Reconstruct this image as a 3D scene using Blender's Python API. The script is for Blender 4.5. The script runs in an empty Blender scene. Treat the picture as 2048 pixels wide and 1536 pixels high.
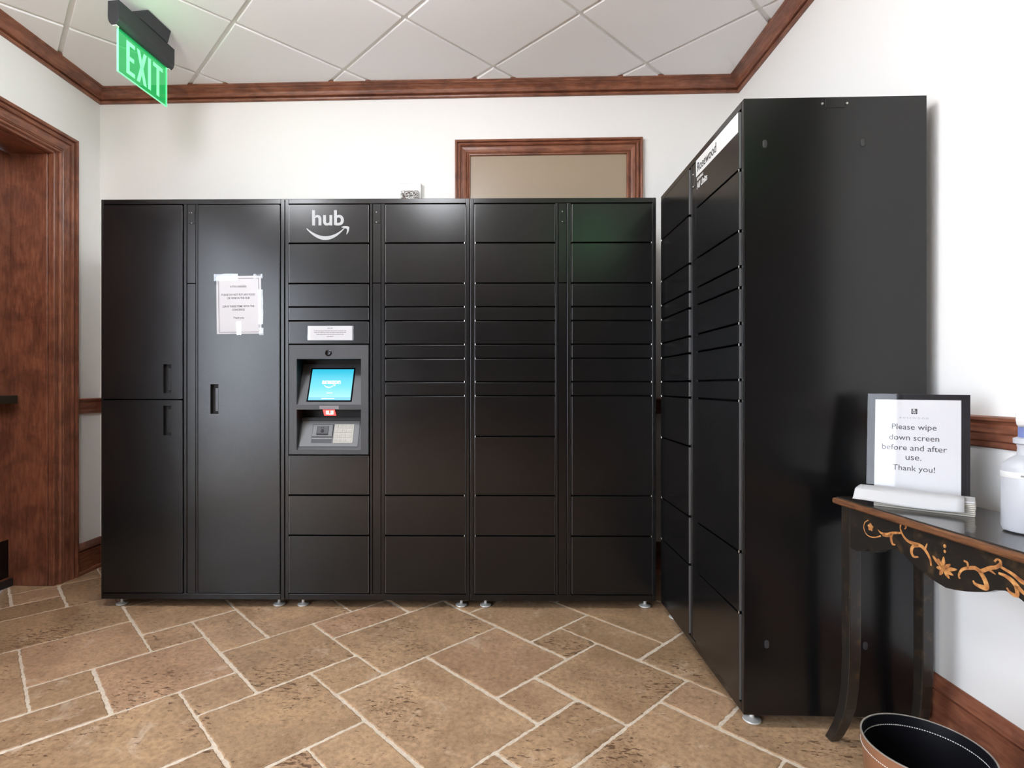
import bpy, bmesh, math, random
from mathutils import Vector, Matrix, noise
random.seed(11)
PI = math.pi
scene = bpy.context.scene
COL = scene.collection

# ------------------------------------------------------------------ dimensions (metres)
XL, XR, YB, YR = -2.4821, 1.4082, 3.2895, -5.1
CEIL = 2.9228
FOOT, LH, LW = 0.0423, 2.0, 0.9241
DOOR_Y0, DOOR_Y1, DOOR_Z = 1.08, 2.95, 2.41
LEAF_X = -2.72

# ------------------------------------------------------------------ camera, world, light
cam_data = bpy.data.cameras.new('camera')
cam = bpy.data.objects.new('camera', cam_data)
COL.objects.link(cam)
cam.location = (0, 0, 1.1107)
cam.rotation_euler = (PI / 2, 0, 0.0345)
cam_data.sensor_width = 36
cam_data.sensor_fit = 'HORIZONTAL'
cam_data.lens = 1090.66 / 2048 * 36
cam_data.shift_x = (1024 - 965.63) / 2048
cam_data.shift_y = (771.2 - 768) / 2048
cam_data.clip_start = 0.02
scene.camera = cam

world = bpy.data.worlds.new('world')
scene.world = world
world.use_nodes = True
_bg = world.node_tree.nodes['Background']
_bg.inputs[0].default_value = (0.84, 0.89, 1.0, 1)
_bg.inputs[1].default_value = 10.0

def area(name, loc, rot, sx, sy, power, color):
    l = bpy.data.lights.new(name, 'AREA')
    l.shape = 'RECTANGLE'
    l.size, l.size_y = sx, sy
    l.energy = power
    l.color = color
    o = bpy.data.objects.new(name, l)
    COL.objects.link(o)
    o.location = loc
    o.rotation_euler = rot
    return o

WIN_Z0, WIN_Z1 = 0.02, 2.55
BAYS = ((-2.1, 0.75), (-4.95, -3.0))      # two glazed bays of the storefront, a pier between
WIN_Y1 = 0.75
# daylight entering through the glazed storefront of the left wall
for _y0, _y1 in BAYS:
    _portal = area('daylight_portal', (XL - 0.13, (_y0 + _y1) / 2, (WIN_Z0 + WIN_Z1) / 2), (0, -PI / 2, 0),
                   WIN_Z1 - WIN_Z0, _y1 - _y0, 100, (1, 1, 1))
    _portal.data.cycles.is_portal = True      # guides the sky light through the glazing
_sl = bpy.data.lights.new('sun', 'SUN')
_sl.energy = 7
_sl.angle = 0.02
_sl.color = (1.0, 0.95, 0.88)
_so = bpy.data.objects.new('sun', _sl)
COL.objects.link(_so)
_so.rotation_euler = Vector((0.75, -0.40, -0.62)).to_track_quat('-Z', 'Y').to_euler()

vs = scene.view_settings
vs.view_transform = 'Standard'
vs.look = 'None'
vs.gamma = 1
vs.exposure = 0.27
vs.use_curve_mapping = False

# ------------------------------------------------------------------ mesh helpers
class MB:
    def __init__(self):
        self.v, self.f = [], []

    def add(self, verts, faces):
        n = len(self.v)
        self.v += [tuple(p) for p in verts]
        self.f += [tuple(n + i for i in f) for f in faces]
        return self

    def box(self, x0, x1, y0, y1, z0, z1):
        v = [(x, y, z) for z in (z0, z1) for y in (y0, y1) for x in (x0, x1)]
        f = [(0, 2, 3, 1), (4, 5, 7, 6), (0, 1, 5, 4), (2, 6, 7, 3), (0, 4, 6, 2), (1, 3, 7, 5)]
        return self.add(v, f)

    def hexa(self, p):  # 8 corners, same order as box
        f = [(0, 2, 3, 1), (4, 5, 7, 6), (0, 1, 5, 4), (2, 6, 7, 3), (0, 4, 6, 2), (1, 3, 7, 5)]
        return self.add(p, f)

    def prism(self, poly, z0, z1, M=None):
        n = len(poly)
        v = [(x, y, z0) for x, y in poly] + [(x, y, z1) for x, y in poly]
        if M is not None:
            v = [tuple(M @ Vector(p)) for p in v]
        f = [tuple(range(n - 1, -1, -1)), tuple(range(n, 2 * n))]
        f += [(i, (i + 1) % n, n + (i + 1) % n, n + i) for i in range(n)]
        return self.add(v, f)

    def lathe(self, prof, seg=32, cx=0, cy=0, ry=1.0, close=True):
        v, f = [], []
        m = len(prof)
        for k in range(seg):
            a = 2 * PI * k / seg
            for r, z in prof:
                v.append((cx + r * math.cos(a), cy + r * ry * math.sin(a), z))
        for k in range(seg):
            k2 = (k + 1) % seg
            for i in range(m - 1):
                f.append((k * m + i, k2 * m + i, k2 * m + i + 1, k * m + i + 1))
        if close:
            f.append(tuple(k * m for k in range(seg - 1, -1, -1)))
            f.append(tuple(k * m + m - 1 for k in range(seg)))
        return self.add(v, f)

    def tube(self, pts, r, seg=8):
        pts = [Vector(p) for p in pts]
        rr = r if isinstance(r, (list, tuple)) else [r] * len(pts)
        v, f = [], []
        up = Vector((0.13, 0.21, 1)).normalized()
        for i, p in enumerate(pts):
            t = (pts[min(i + 1, len(pts) - 1)] - pts[max(i - 1, 0)]).normalized()
            a = t.cross(up)
            if a.length < 1e-3:
                a = t.cross(Vector((1, 0, 0)))
            a.normalize()
            b = t.cross(a)
            for k in range(seg):
                q = 2 * PI * k / seg
                v.append(tuple(p + (a * math.cos(q) + b * math.sin(q)) * rr[i]))
        for i in range(len(pts) - 1):
            for k in range(seg):
                k2 = (k + 1) % seg
                f.append((i * seg + k, i * seg + k2, (i + 1) * seg + k2, (i + 1) * seg + k))
        f.append(tuple(range(seg - 1, -1, -1)))
        f.append(tuple((len(pts) - 1) * seg + k for k in range(seg)))
        return self.add(v, f)

    def sweep(self, prof, p0, p1, A, B, m0=0.0, m1=0.0):
        """closed profile [(a,b)] carried from p0 to p1; ends mitred by a*m0 / a*m1."""
        p0, p1, A, B = Vector(p0), Vector(p1), Vector(A), Vector(B)
        t = (p1 - p0).normalized()
        n = len(prof)
        v = [tuple(p0 + A * a + B * b + t * a * m0) for a, b in prof]
        v += [tuple(p1 + A * a + B * b - t * a * m1) for a, b in prof]
        f = [tuple(range(n - 1, -1, -1)), tuple(range(n, 2 * n))]
        f += [(i, (i + 1) % n, n + (i + 1) % n, n + i) for i in range(n)]
        return self.add(v, f)

    def mesh(self, name, bevel=0.0, seg=1, smooth=False):
        me = bpy.data.meshes.new(name)
        me.from_pydata(self.v, [], self.f)
        bm = bmesh.new()
        bm.from_mesh(me)
        bmesh.ops.recalc_face_normals(bm, faces=bm.faces)
        if bevel > 0:
            es = [e for e in bm.edges if len(e.link_faces) == 2 and e.calc_face_angle(0) > 0.6]
            bmesh.ops.bevel(bm, geom=es, offset=bevel, segments=seg, profile=0.5, affect='EDGES', clamp_overlap=True)
        bm.to_mesh(me)
        bm.free()
        if smooth:
            me.polygons.foreach_set('use_smooth', [True] * len(me.polygons))
            if hasattr(me, 'set_sharp_from_angle'):
                me.set_sharp_from_angle(angle=0.7)
        return me

    def build(self, name, mat, parent=None, loc=(0, 0, 0), rot=(0, 0, 0), bevel=0.0, seg=1, smooth=False):
        return obj(name, self.mesh(name, bevel, seg, smooth), mat, parent, loc, rot)

def obj(name, me, mat, parent=None, loc=(0, 0, 0), rot=(0, 0, 0)):
    if mat is not None and not me.materials:
        me.materials.append(mat)
    o = bpy.data.objects.new(name, me)
    COL.objects.link(o)
    o.parent = parent
    o.location = loc
    o.rotation_euler = rot
    return o

def tag(o, label=None, cat=None, group=None, kind=None):
    if label: o['label'] = label
    if cat: o['category'] = cat
    if group: o['group'] = group
    if kind: o['kind'] = kind
    return o

def empty(name, loc, rz=0):
    o = bpy.data.objects.new(name, None)
    o.empty_display_size = 0.1
    COL.objects.link(o)
    o.location = loc
    o.rotation_euler = (0, 0, rz)
    return o

def copy_tree(o, parent=None):
    c = o.copy()
    COL.objects.link(c)
    c.parent = parent
    for ch in list(o.children):
        copy_tree(ch, c)
    return c

def text_mesh(body, size, align='CENTER', bold=0.0, extrude=0.0004, spacing=1.0, line=1.0, shear=0.0):
    cu = bpy.data.curves.new('lettering', 'FONT')
    cu.body = body
    cu.size = size
    cu.align_x = align
    cu.align_y = 'CENTER'
    cu.offset = bold
    cu.extrude = extrude
    cu.resolution_u = 4
    cu.space_character = spacing
    cu.space_line = line
    cu.shear = shear
    t = bpy.data.objects.new('tmp_text', cu)
    COL.objects.link(t)
    bpy.context.view_layer.update()
    dg = bpy.context.evaluated_depsgraph_get()
    me = bpy.data.meshes.new_from_object(t.evaluated_get(dg))
    me.materials.clear()
    bpy.data.objects.remove(t)
    bpy.data.curves.remove(cu)
    me.name = 'lettering'
    return me

def fit_text(me, w=None, h=None, cx=0, cy=0):
    """scale a lettering mesh to a width/height and centre it."""
    xs = [v.co.x for v in me.vertices]; ys = [v.co.y for v in me.vertices]
    if not xs: return me
    x0, x1, y0, y1 = min(xs), max(xs), min(ys), max(ys)
    sx = w / (x1 - x0) if w else None
    sy = h / (y1 - y0) if h else None
    sx = sx or sy; sy = sy or sx
    for v in me.vertices:
        v.co.x = (v.co.x - (x0 + x1) / 2) * sx + cx
        v.co.y = (v.co.y - (y0 + y1) / 2) * sy + cy
    return me

def fine_print(w, h, seed, t=0.0001):
    """a line of print too small to read: short word-like dashes, centred."""
    rg = random.Random(seed)
    words, x = [], 0.0
    while x < w:
        l = min(rg.uniform(1.4, 4.6) * h, w - x)
        if l > 0.4 * h: words.append((x, x + l))
        x += l + 0.6 * h
    b = MB()
    off = words[-1][1] / 2
    for a, c in words:
        b.box(a - off, c - off, -h / 2, h / 2, -t, t)
    return b.mesh('fine_print')

FRONT = (PI / 2, 0, 0)   # xy drawing turned to face local -y

def clip_rect(poly, x0, x1, y0, y1):
    def cut(pts, inside, inter):
        out = []
        for i in range(len(pts)):
            a, b = pts[i - 1], pts[i]
            if inside(b):
                if not inside(a): out.append(inter(a, b))
                out.append(b)
            elif inside(a):
                out.append(inter(a, b))
        return out
    def ix(x): return lambda a, b: (x, a[1] + (b[1] - a[1]) * (x - a[0]) / (b[0] - a[0]))
    def iy(y): return lambda a, b: (a[0] + (b[0] - a[0]) * (y - a[1]) / (b[1] - a[1]), y)
    for ins, it in ((lambda p: p[0] >= x0, ix(x0)), (lambda p: p[0] <= x1, ix(x1)),
                    (lambda p: p[1] >= y0, iy(y0)), (lambda p: p[1] <= y1, iy(y1))):
        poly = cut(poly, ins, it)
        if len(poly) < 3: return []
    return poly

def area2(p):
    return abs(sum(p[i - 1][0] * p[i][1] - p[i][0] * p[i - 1][1] for i in range(len(p)))) / 2

# ------------------------------------------------------------------ materials
def mat(name, color, rough=0.5, metal=0.0, spec=0.5, emit=None, estr=0.0, coat=0.0):
    m = bpy.data.materials.new(name)
    m.use_nodes = True
    b = m.node_tree.nodes['Principled BSDF']
    b.inputs['Base Color'].default_value = (*color, 1)
    b.inputs['Roughness'].default_value = rough
    b.inputs['Metallic'].default_value = metal
    b.inputs['Specular IOR Level'].default_value = spec
    b.inputs['Coat Weight'].default_value = coat
    if emit:
        b.inputs['Emission Color'].default_value = (*emit, 1)
        b.inputs['Emission Strength'].default_value = estr
    return m

def N(m, t, **kw):
    n = m.node_tree.nodes.new(t)
    for k, v in kw.items():
        setattr(n, k, v)
    return n

def L(m, a, b):
    m.node_tree.links.new(a, b)

def noise_node(m, vec, scale, detail=4, rough=0.5, dist=0.0):
    n = N(m, 'ShaderNodeTexNoise')
    n.inputs['Scale'].default_value = scale
    n.inputs['Detail'].default_value = detail
    n.inputs['Roughness'].default_value = rough
    n.inputs['Distortion'].default_value = dist
    if vec is not None: L(m, vec, n.inputs['Vector'])
    return n

def ramp(m, fac, stops):
    r = N(m, 'ShaderNodeValToRGB')
    cr = r.color_ramp
    while len(cr.elements) < len(stops): cr.elements.new(0.5)
    for e, (p, c) in zip(cr.elements, stops):
        e.position = p
        e.color = (*c, 1) if len(c) == 3 else c
    L(m, fac, r.inputs['Fac'])
    return r

def mixc(m, fac, a, b, mode='MIX'):
    x = N(m, 'ShaderNodeMix', data_type='RGBA', blend_type=mode)
    if hasattr(fac, 'is_linked') or hasattr(fac, 'links'): L(m, fac, x.inputs[0])
    else: x.inputs[0].default_value = fac
    for s, v in ((x.inputs[6], a), (x.inputs[7], b)):
        if isinstance(v, tuple): s.default_value = (*v, 1)
        else: L(m, v, s)
    return x.outputs[2]

def bump(m, h, strength, dist):
    b = N(m, 'ShaderNodeBump')
    b.inputs['Strength'].default_value = strength
    b.inputs['Distance'].default_value = dist
    L(m, h, b.inputs['Height'])
    L(m, b.outputs[0], m.node_tree.nodes['Principled BSDF'].inputs['Normal'])

def mapped(m, scale=(1, 1, 1), rnd=False, src='Object'):
    tc = N(m, 'ShaderNodeTexCoord')
    mp = N(m, 'ShaderNodeMapping')
    mp.inputs['Scale'].default_value = scale
    L(m, tc.outputs[src], mp.inputs['Vector'])
    if rnd:
        oi = N(m, 'ShaderNodeObjectInfo')
        ml = N(m, 'ShaderNodeMath', operation='MULTIPLY')
        ml.inputs[1].default_value = 37.0
        L(m, oi.outputs['Random'], ml.inputs[0])
        cb = N(m, 'ShaderNodeCombineXYZ')
        for i in range(3): L(m, ml.outputs[0], cb.inputs[i])
        L(m, cb.outputs[0], mp.inputs['Location'])
        return mp.outputs[0], oi.outputs['Random']
    return mp.outputs[0]

def wood(name, grain_axis, base=(0.235, 0.086, 0.047), dark=(0.155, 0.050, 0.028), light=(0.32, 0.130, 0.073), rough=0.34):
    """stained maple; grain runs along grain_axis (0,1,2)."""
    m = mat(name, base, rough)
    sc = [16.0, 16.0, 16.0]; sc[grain_axis] = 2.5
    v = mapped(m, tuple(sc))
    v2 = mapped(m, (4.0, 4.0, 4.0))
    g = noise_node(m, v, 5.0, 6, 0.6, 0.4)
    bl = noise_node(m, v2, 1.6, 4, 0.6, 0.6)
    c1 = ramp(m, g.outputs['Fac'], [(0.30, dark), (0.52, base), (0.75, light)])
    c2 = ramp(m, bl.outputs['Fac'], [(0.34, (0.60, 0.58, 0.60)), (0.52, (1, 1, 1)), (0.70, (1.18, 1.16, 1.12))])
    c = mixc(m, 1.0, c1.outputs[0], c2.outputs[0], 'MULTIPLY')
    L(m, c, m.node_tree.nodes['Principled BSDF'].inputs['Base Color'])
    bump(m, g.outputs['Fac'], 0.08, 0.002)
    return m

M = {}
M['paint'] = mat('wall_paint', (0.86, 0.85, 0.825), 0.55)
_n = noise_node(M['paint'], mapped(M['paint'], (1, 1, 1), src='Object'), 160, 3)
bump(M['paint'], _n.outputs['Fac'], 0.05, 0.001)
M['wood_x'] = wood('stained_wood_x', 0)
M['wood_y'] = wood('stained_wood_y', 1)
M['wood_z'] = wood('stained_wood_z', 2)
M['walnut'] = wood('dark_walnut', 2, (0.040, 0.018, 0.010), (0.022, 0.010, 0.006), (0.06, 0.03, 0.016))
M['ceil'] = mat('ceiling_tile_paint', (0.88, 0.87, 0.875), 0.8)
_v = mapped(M['ceil'])
_n = noise_node(M['ceil'], _v, 220, 2)
bump(M['ceil'], _n.outputs['Fac'], 0.12, 0.001)
M['grid'] = mat('grid_white_metal', (0.74, 0.73, 0.70), 0.5)

# travertine
def travertine():
    m = mat('travertine', (0.4, 0.25, 0.15), 0.36)
    b = m.node_tree.nodes['Principled BSDF']
    v, rnd = mapped(m, (1, 1, 1), rnd=True)
    tone = ramp(m, rnd, [(0.0, (0.325, 0.208, 0.118)), (0.30, (0.405, 0.262, 0.152)), (0.55, (0.360, 0.232, 0.132)),
                         (0.80, (0.440, 0.287, 0.170)), (1.0, (0.425, 0.263, 0.160))])
    big = noise_node(m, v, 3.6, 7, 0.66, 0.8)
    cloud = ramp(m, big.outputs['Fac'], [(0.30, (0.74, 0.70, 0.67)), (0.50, (1, 1, 1)), (0.70, (1.24, 1.24, 1.22))])
    c = mixc(m, 1.0, tone.outputs[0], cloud.outputs[0], 'MULTIPLY')
    fine = noise_node(m, v, 55, 8, 0.75)
    fr = ramp(m, fine.outputs['Fac'], [(0.36, (0.66, 0.63, 0.60)), (0.5, (1, 1, 1)), (0.64, (1.25, 1.25, 1.25))])
    c = mixc(m, 0.85, c, fr.outputs[0], 'MULTIPLY')
    # filled light veins
    vein = noise_node(m, v, 7.5, 9, 0.72, 0.9)
    vr = ramp(m, vein.outputs['Fac'], [(0.58, (0, 0, 0)), (0.70, (0.60, 0.60, 0.60))])
    c = mixc(m, vr.outputs[0], c, (0.68, 0.55, 0.42))
    # dark pits, drawn out into short dashes
    mp = N(m, 'ShaderNodeMapping'); mp.inputs['Scale'].default_value = (34, 95, 34)
    mp.inputs['Rotation'].default_value = (0, 0, 0.9)
    L(m, v, mp.inputs['Vector'])
    pn = noise_node(m, mp.outputs[0], 1.0, 3, 0.6, 0.5)
    patch = noise_node(m, v, 2.3, 2)
    ad = N(m, 'ShaderNodeMath', operation='ADD'); L(m, pn.outputs['Fac'], ad.inputs[0])
    ml = N(m, 'ShaderNodeMath', operation='MULTIPLY'); ml.inputs[1].default_value = 0.45
    L(m, patch.outputs['Fac'], ml.inputs[0]); L(m, ml.outputs[0], ad.inputs[1])
    pr = ramp(m, ad.outputs[0], [(0.855, (0, 0, 0)), (0.885, (0.85, 0.85, 0.85))])
    c = mixc(m, pr.outputs[0], c, (0.115, 0.060, 0.034))
    L(m, c, b.inputs['Base Color'])
    rr = ramp(m, big.outputs['Fac'], [(0.3, (0.28, 0.28, 0.28)), (0.7, (0.48, 0.48, 0.48))])
    L(m, rr.outputs[0], b.inputs['Roughness'])
    bump(m, fine.outputs['Fac'], 0.10, 0.002)
    return m
M['trav'] = travertine()
M['grout'] = mat('sand_grout', (0.56, 0.44, 0.315), 0.85)
_v = mapped(M['grout'])
_n = noise_node(M['grout'], _v, 70, 4, 0.7)
_r = ramp(M['grout'], _n.outputs['Fac'], [(0.3, (0.56, 0.46, 0.35)), (0.7, (0.76, 0.66, 0.53))])
L(M['grout'], _r.outputs[0], M['grout'].node_tree.nodes['Principled BSDF'].inputs['Base Color'])

# black powder coat
def powder():
    m = mat('black_powder_coat', (0.0042, 0.0043, 0.0047), 0.24, spec=0.5)
    v = mapped(m)
    n = noise_node(m, v, 420, 2)
    bump(m, n.outputs['Fac'], 0.05, 0.0006)
    s = noise_node(m, v, 5.0, 5, 0.65)
    r = ramp(m, s.outputs['Fac'], [(0.3, (0.22, 0.22, 0.22)), (0.72, (0.26, 0.26, 0.26))])
    L(m, r.outputs[0], m.node_tree.nodes['Principled BSDF'].inputs['Roughness'])
    return m
M['black'] = powder()
M['black_in'] = mat('black_interior', (0.006, 0.006, 0.0065), 0.6)
M['steel'] = mat('bright_steel', (0.62, 0.61, 0.58), 0.28, 1.0)
M['edge_glint'] = mat('door_edge_highlight', (0.42, 0.42, 0.43), 0.35, 0.9)  # pale metal that paints the highlight along the black door edges
M['galv'] = mat('galvanised_foot', (0.62, 0.62, 0.59), 0.4, 0.25)
M['print_grey'] = mat('print_light_grey', (0.37, 0.38, 0.39), 0.5)
M['paper'] = mat('white_paper', (0.58, 0.58, 0.605), 0.6)
M['sticker'] = mat('white_sticker', (0.66, 0.66, 0.64), 0.35)
M['ink'] = mat('black_ink', (0.02, 0.02, 0.022), 0.6)
M['ink_grey'] = mat('grey_ink', (0.22, 0.22, 0.23), 0.6)
M['white_plastic'] = mat('white_plastic', (0.78, 0.77, 0.75), 0.35)
M['dark_metal'] = mat('dark_bronze', (0.055, 0.05, 0.035), 0.4, 0.6)
M['exit_body'] = mat('charcoal_exit_housing', (0.022, 0.024, 0.027), 0.45)
M['rubber'] = mat('black_rubber', (0.01, 0.01, 0.01), 0.6)

def glassy(name, tint, fac, rough=0.03):
    """thin clear sheet: mostly see-through, some mirror reflection."""
    m = bpy.data.materials.new(name)
    m.use_nodes = True
    nt = m.node_tree
    nt.nodes.remove(nt.nodes['Principled BSDF'])
    out = nt.nodes['Material Output']
    t = N(m, 'ShaderNodeBsdfTransparent'); t.inputs[0].default_value = (*tint, 1)
    g = N(m, 'ShaderNodeBsdfGlossy'); g.inputs['Roughness'].default_value = rough
    fr = N(m, 'ShaderNodeFresnel'); fr.inputs[0].default_value = 1.45
    ml = N(m, 'ShaderNodeMath', operation='MULTIPLY'); ml.inputs[1].default_value = fac
    L(m, fr.outputs[0], ml.inputs[0])
    # only the entry face of the sheet mirrors; the exit face lets the light straight through
    ge = N(m, 'ShaderNodeNewGeometry')
    iv = N(m, 'ShaderNodeMath', operation='SUBTRACT'); iv.inputs[0].default_value = 1.0
    L(m, ge.outputs['Backfacing'], iv.inputs[1])
    m2_ = N(m, 'ShaderNodeMath', operation='MULTIPLY'); m2_.use_clamp = True
    L(m, ml.outputs[0], m2_.inputs[0]); L(m, iv.outputs[0], m2_.inputs[1])
    ml = m2_
    x = N(m, 'ShaderNodeMixShader')
    L(m, ml.outputs[0], x.inputs[0]); L(m, t.outputs[0], x.inputs[1]); L(m, g.outputs[0], x.inputs[2])
    L(m, x.outputs[0], out.inputs['Surface'])
    return m
M['glass'] = glassy('window_glass', (0.97, 0.98, 0.98), 1.0)
M['acrylic'] = glassy('clear_acrylic', (1, 1, 1), 1.0)
M['tape'] = glassy('clear_tape', (0.97, 0.98, 0.98), 2.4, 0.22)

# ------------------------------------------------------------------ floor
floor_b = MB().box(-3.0, XR + 0.1, YR - 0.1, YB + 0.1, -0.08, -0.0028)
floor = tag(floor_b.build('floor', M['grout']), 'tan travertine floor laid diagonally with pale sandy grout', 'floor', kind='structure')
U = 0.2035
OFF = (-0.0703, -0.0346)
TH = math.radians(44.9)
CT, ST = math.cos(TH), math.sin(TH)
PAT = [(5, 6, 7, 9), (7, 7, 9, 9), (7, 6, 8, 7), (8, 5, 10, 7), (9, 7, 10, 8), (10, 6, 11, 8), (9, 8, 11, 10),
       (6, 5, 8, 6), (5, 9, 6, 10), (6, 9, 9, 11), (4, 10, 6, 12), (3, 10, 4, 11)]
FX0, FX1, FY0, FY1 = -2.98, XR + 0.08, YR - 0.08, YB + 0.08

def floor_tile(a0, b0, a1, b1, rg):
    ins = [rg.uniform(0.0035, 0.0085) for _ in range(4)]
    p = [(a0 * U + ins[0], b0 * U + ins[1]), (a1 * U - ins[2], b0 * U + ins[1]),
         (a1 * U - ins[2], b1 * U - ins[3]), (a0 * U + ins[0], b1 * U - ins[3])]
    out = []
    for i in range(4):
        q, r = p[i], p[(i + 1) % 4]
        d = math.hypot(r[0] - q[0], r[1] - q[1])
        n = max(3, int(d / 0.009))
        nx, ny = (r[1] - q[1]) / d, -(r[0] - q[0]) / d
        ph = rg.uniform(0, 50)
        for k in range(n):
            t = k / n
            x, y = q[0] + (r[0] - q[0]) * t, q[1] + (r[1] - q[1]) * t
            j = 0.0030 * noise.noise(Vector((t * d * 28 + ph, ph, 0))) + rg.uniform(-0.0016, 0.0016)
            if k == 0: j -= 0.004
            out.append((x + nx * j, y + ny * j))
    return [(CT * (x + OFF[0]) - ST * (y + OFF[1]), ST * (x + OFF[0]) + CT * (y + OFF[1])) for x, y in out]

_rg = random.Random(5)
for I in range(-6, 5):
    for J in range(-6, 5):
        for (a0, b0, a1, b1) in PAT:
            poly = floor_tile(a0 + 6 * I, b0 + 6 * J, a1 + 6 * I, b1 + 6 * J, _rg)
            if max(p[0] for p in poly) < FX0 or min(p[0] for p in poly) > FX1 or max(p[1] for p in poly) < FY0 or min(p[1] for p in poly) > FY1:
                continue
            poly = clip_rect(poly, FX0, FX1, FY0, FY1)
            if len(poly) < 3 or area2(poly) < 0.002: continue
            cx = sum(p[0] for p in poly) / len(poly); cy = sum(p[1] for p in poly) / len(poly)
            n = len(poly)
            inner = []
            for x, y in poly:
                dx, dy = cx - x, cy - y
                d = math.hypot(dx, dy) or 1
                inner.append((x + dx / d * 0.004 - cx, y + dy / d * 0.004 - cy))
            lift = -_rg.uniform(0, 0.0006)
            v = [(x - cx, y - cy, -0.006) for x, y in poly] + [(x - cx, y - cy, -0.0018 + lift) for x, y in poly] + [(x, y, lift) for x, y in inner]
            f = [(i, (i + 1) % n, n + (i + 1) % n, n + i) for i in range(n)]
            f += [(n + i, n + (i + 1) % n, 2 * n + (i + 1) % n, 2 * n + i) for i in range(n)]
            f += [tuple(range(2 * n, 3 * n))]
            MB().add(v, f).build('tile', M['trav'], floor, (cx, cy, 0))

# ------------------------------------------------------------------ ceiling
ceil_b = MB().box(XL - 0.35, XR + 0.12, YR - 0.12, YB + 0.12, CEIL + 0.03, CEIL + 0.08)
ceiling = tag(ceil_b.build('ceiling', M['ceil']), 'white suspended ceiling of square tiles laid diagonally', 'ceiling', kind='structure')
CU = 0.6055
COFF = (-0.2763, -0.1940)
CX0, CX1, CY0, CY1 = XL + 0.001, XR - 0.001, YR + 0.001, YB - 0.001
def rot45(pts):
    c, s = math.cos(math.radians(44.8)), math.sin(math.radians(44.8))
    return [(c * (x + COFF[0]) - s * (y + COFF[1]), s * (x + COFF[0]) + c * (y + COFF[1])) for x, y in pts]
_rc = random.Random(3)
for i in range(-12, 12):
    for j in range(-12, 12):
        g = 0.0115
        poly = rot45([(i * CU + g, j * CU + g), ((i + 1) * CU - g, j * CU + g), ((i + 1) * CU - g, (j + 1) * CU - g), (i * CU + g, (j + 1) * CU - g)])
        poly = clip_rect(poly, CX0, CX1, CY0, CY1)
        if len(poly) < 3 or area2(poly) < 0.0004: continue
        cx = sum(p[0] for p in poly) / len(poly); cy = sum(p[1] for p in poly) / len(poly)
        dz = _rc.uniform(-0.0015, 0.0025)
        MB().prism([(x - cx, y - cy) for x, y in poly], -0.006, 0.012).build('ceiling_tile', M['ceil'], ceiling, (cx, cy, CEIL + dz), bevel=0.0015)
for i in range(-12, 13):
    for axis in (0, 1):
        h = 0.012
        if axis == 0: r = [(i * CU - h, -9), (i * CU + h, -9), (i * CU + h, 9), (i * CU - h, 9)]
        else: r = [(-9, i * CU - h), (9, i * CU - h), (9, i * CU + h), (-9, i * CU + h)]
        poly = clip_rect(rot45(r), CX0, CX1, CY0, CY1)
        if len(poly) < 3 or area2(poly) < 0.001: continue
        z0 = CEIL + (0.0045 if axis == 0 else 0.0052)
        MB().prism(poly, z0, z0 + 0.0045).build('grid_rail', M['grid'], ceiling)

# ------------------------------------------------------------------ walls
def wallobj(name, boxes, label):
    b = MB()
    for q in boxes: b.box(*q)
    return tag(b.build(name, M['paint']), label, 'wall', kind='structure')
WT = 0.30
ZT = CEIL + 0.03
wallobj('wall_back', [(XL - WT, XR + 0.12, YB, YB + 0.12, 0, ZT)], 'off-white wall behind the long locker row')
wallobj('wall_right', [(XR, XR + 0.12, YR, YB, 0, ZT)], 'off-white wall on the right behind the console table')
_wl = [(XL - WT, XL, DOOR_Y1, YB, 0, ZT), (XL - WT, XL, DOOR_Y0 - 0.16, DOOR_Y0, 0, ZT), (XL - WT, XL, DOOR_Y0, DOOR_Y1, DOOR_Z, ZT),
       (XL - 0.09, XL, WIN_Y1, DOOR_Y0 - 0.16, 0, ZT), (XL - 0.09, XL, BAYS[1][1], BAYS[0][0], 0, ZT), (XL - 0.09, XL, YR, BAYS[1][0], 0, ZT)]
for _y0, _y1 in BAYS:
    _wl += [(XL - 0.09, XL, _y0, _y1, WIN_Z1, ZT), (XL - 0.09, XL, _y0, _y1, 0, WIN_Z0)]
wallobj('wall_left', _wl, 'off-white wall on the left with the recessed wooden door')
tag(MB().box(XL - WT, XR + 0.12, YR - 0.12, YR, 0, ZT).build('wall_rear', M['walnut']), 'dark walnut panelled wall behind the viewpoint', 'wall', kind='structure')
# wood panelling on the right wall behind the viewpoint
pn_ = tag(empty('trim_9', (XR, -1.38, 0)), 'dark walnut wall panelling on the right behind the viewpoint', 'trim', kind='structure')
for k in range(-2, 6):
    MB().box(-0.010, -0.0005, -0.42, 0.42, 0.19, 2.60).build('panel_board', M['walnut'], pn_, (0, (k - 2) * 0.86 - 0.42, 0), bevel=0.004)

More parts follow.
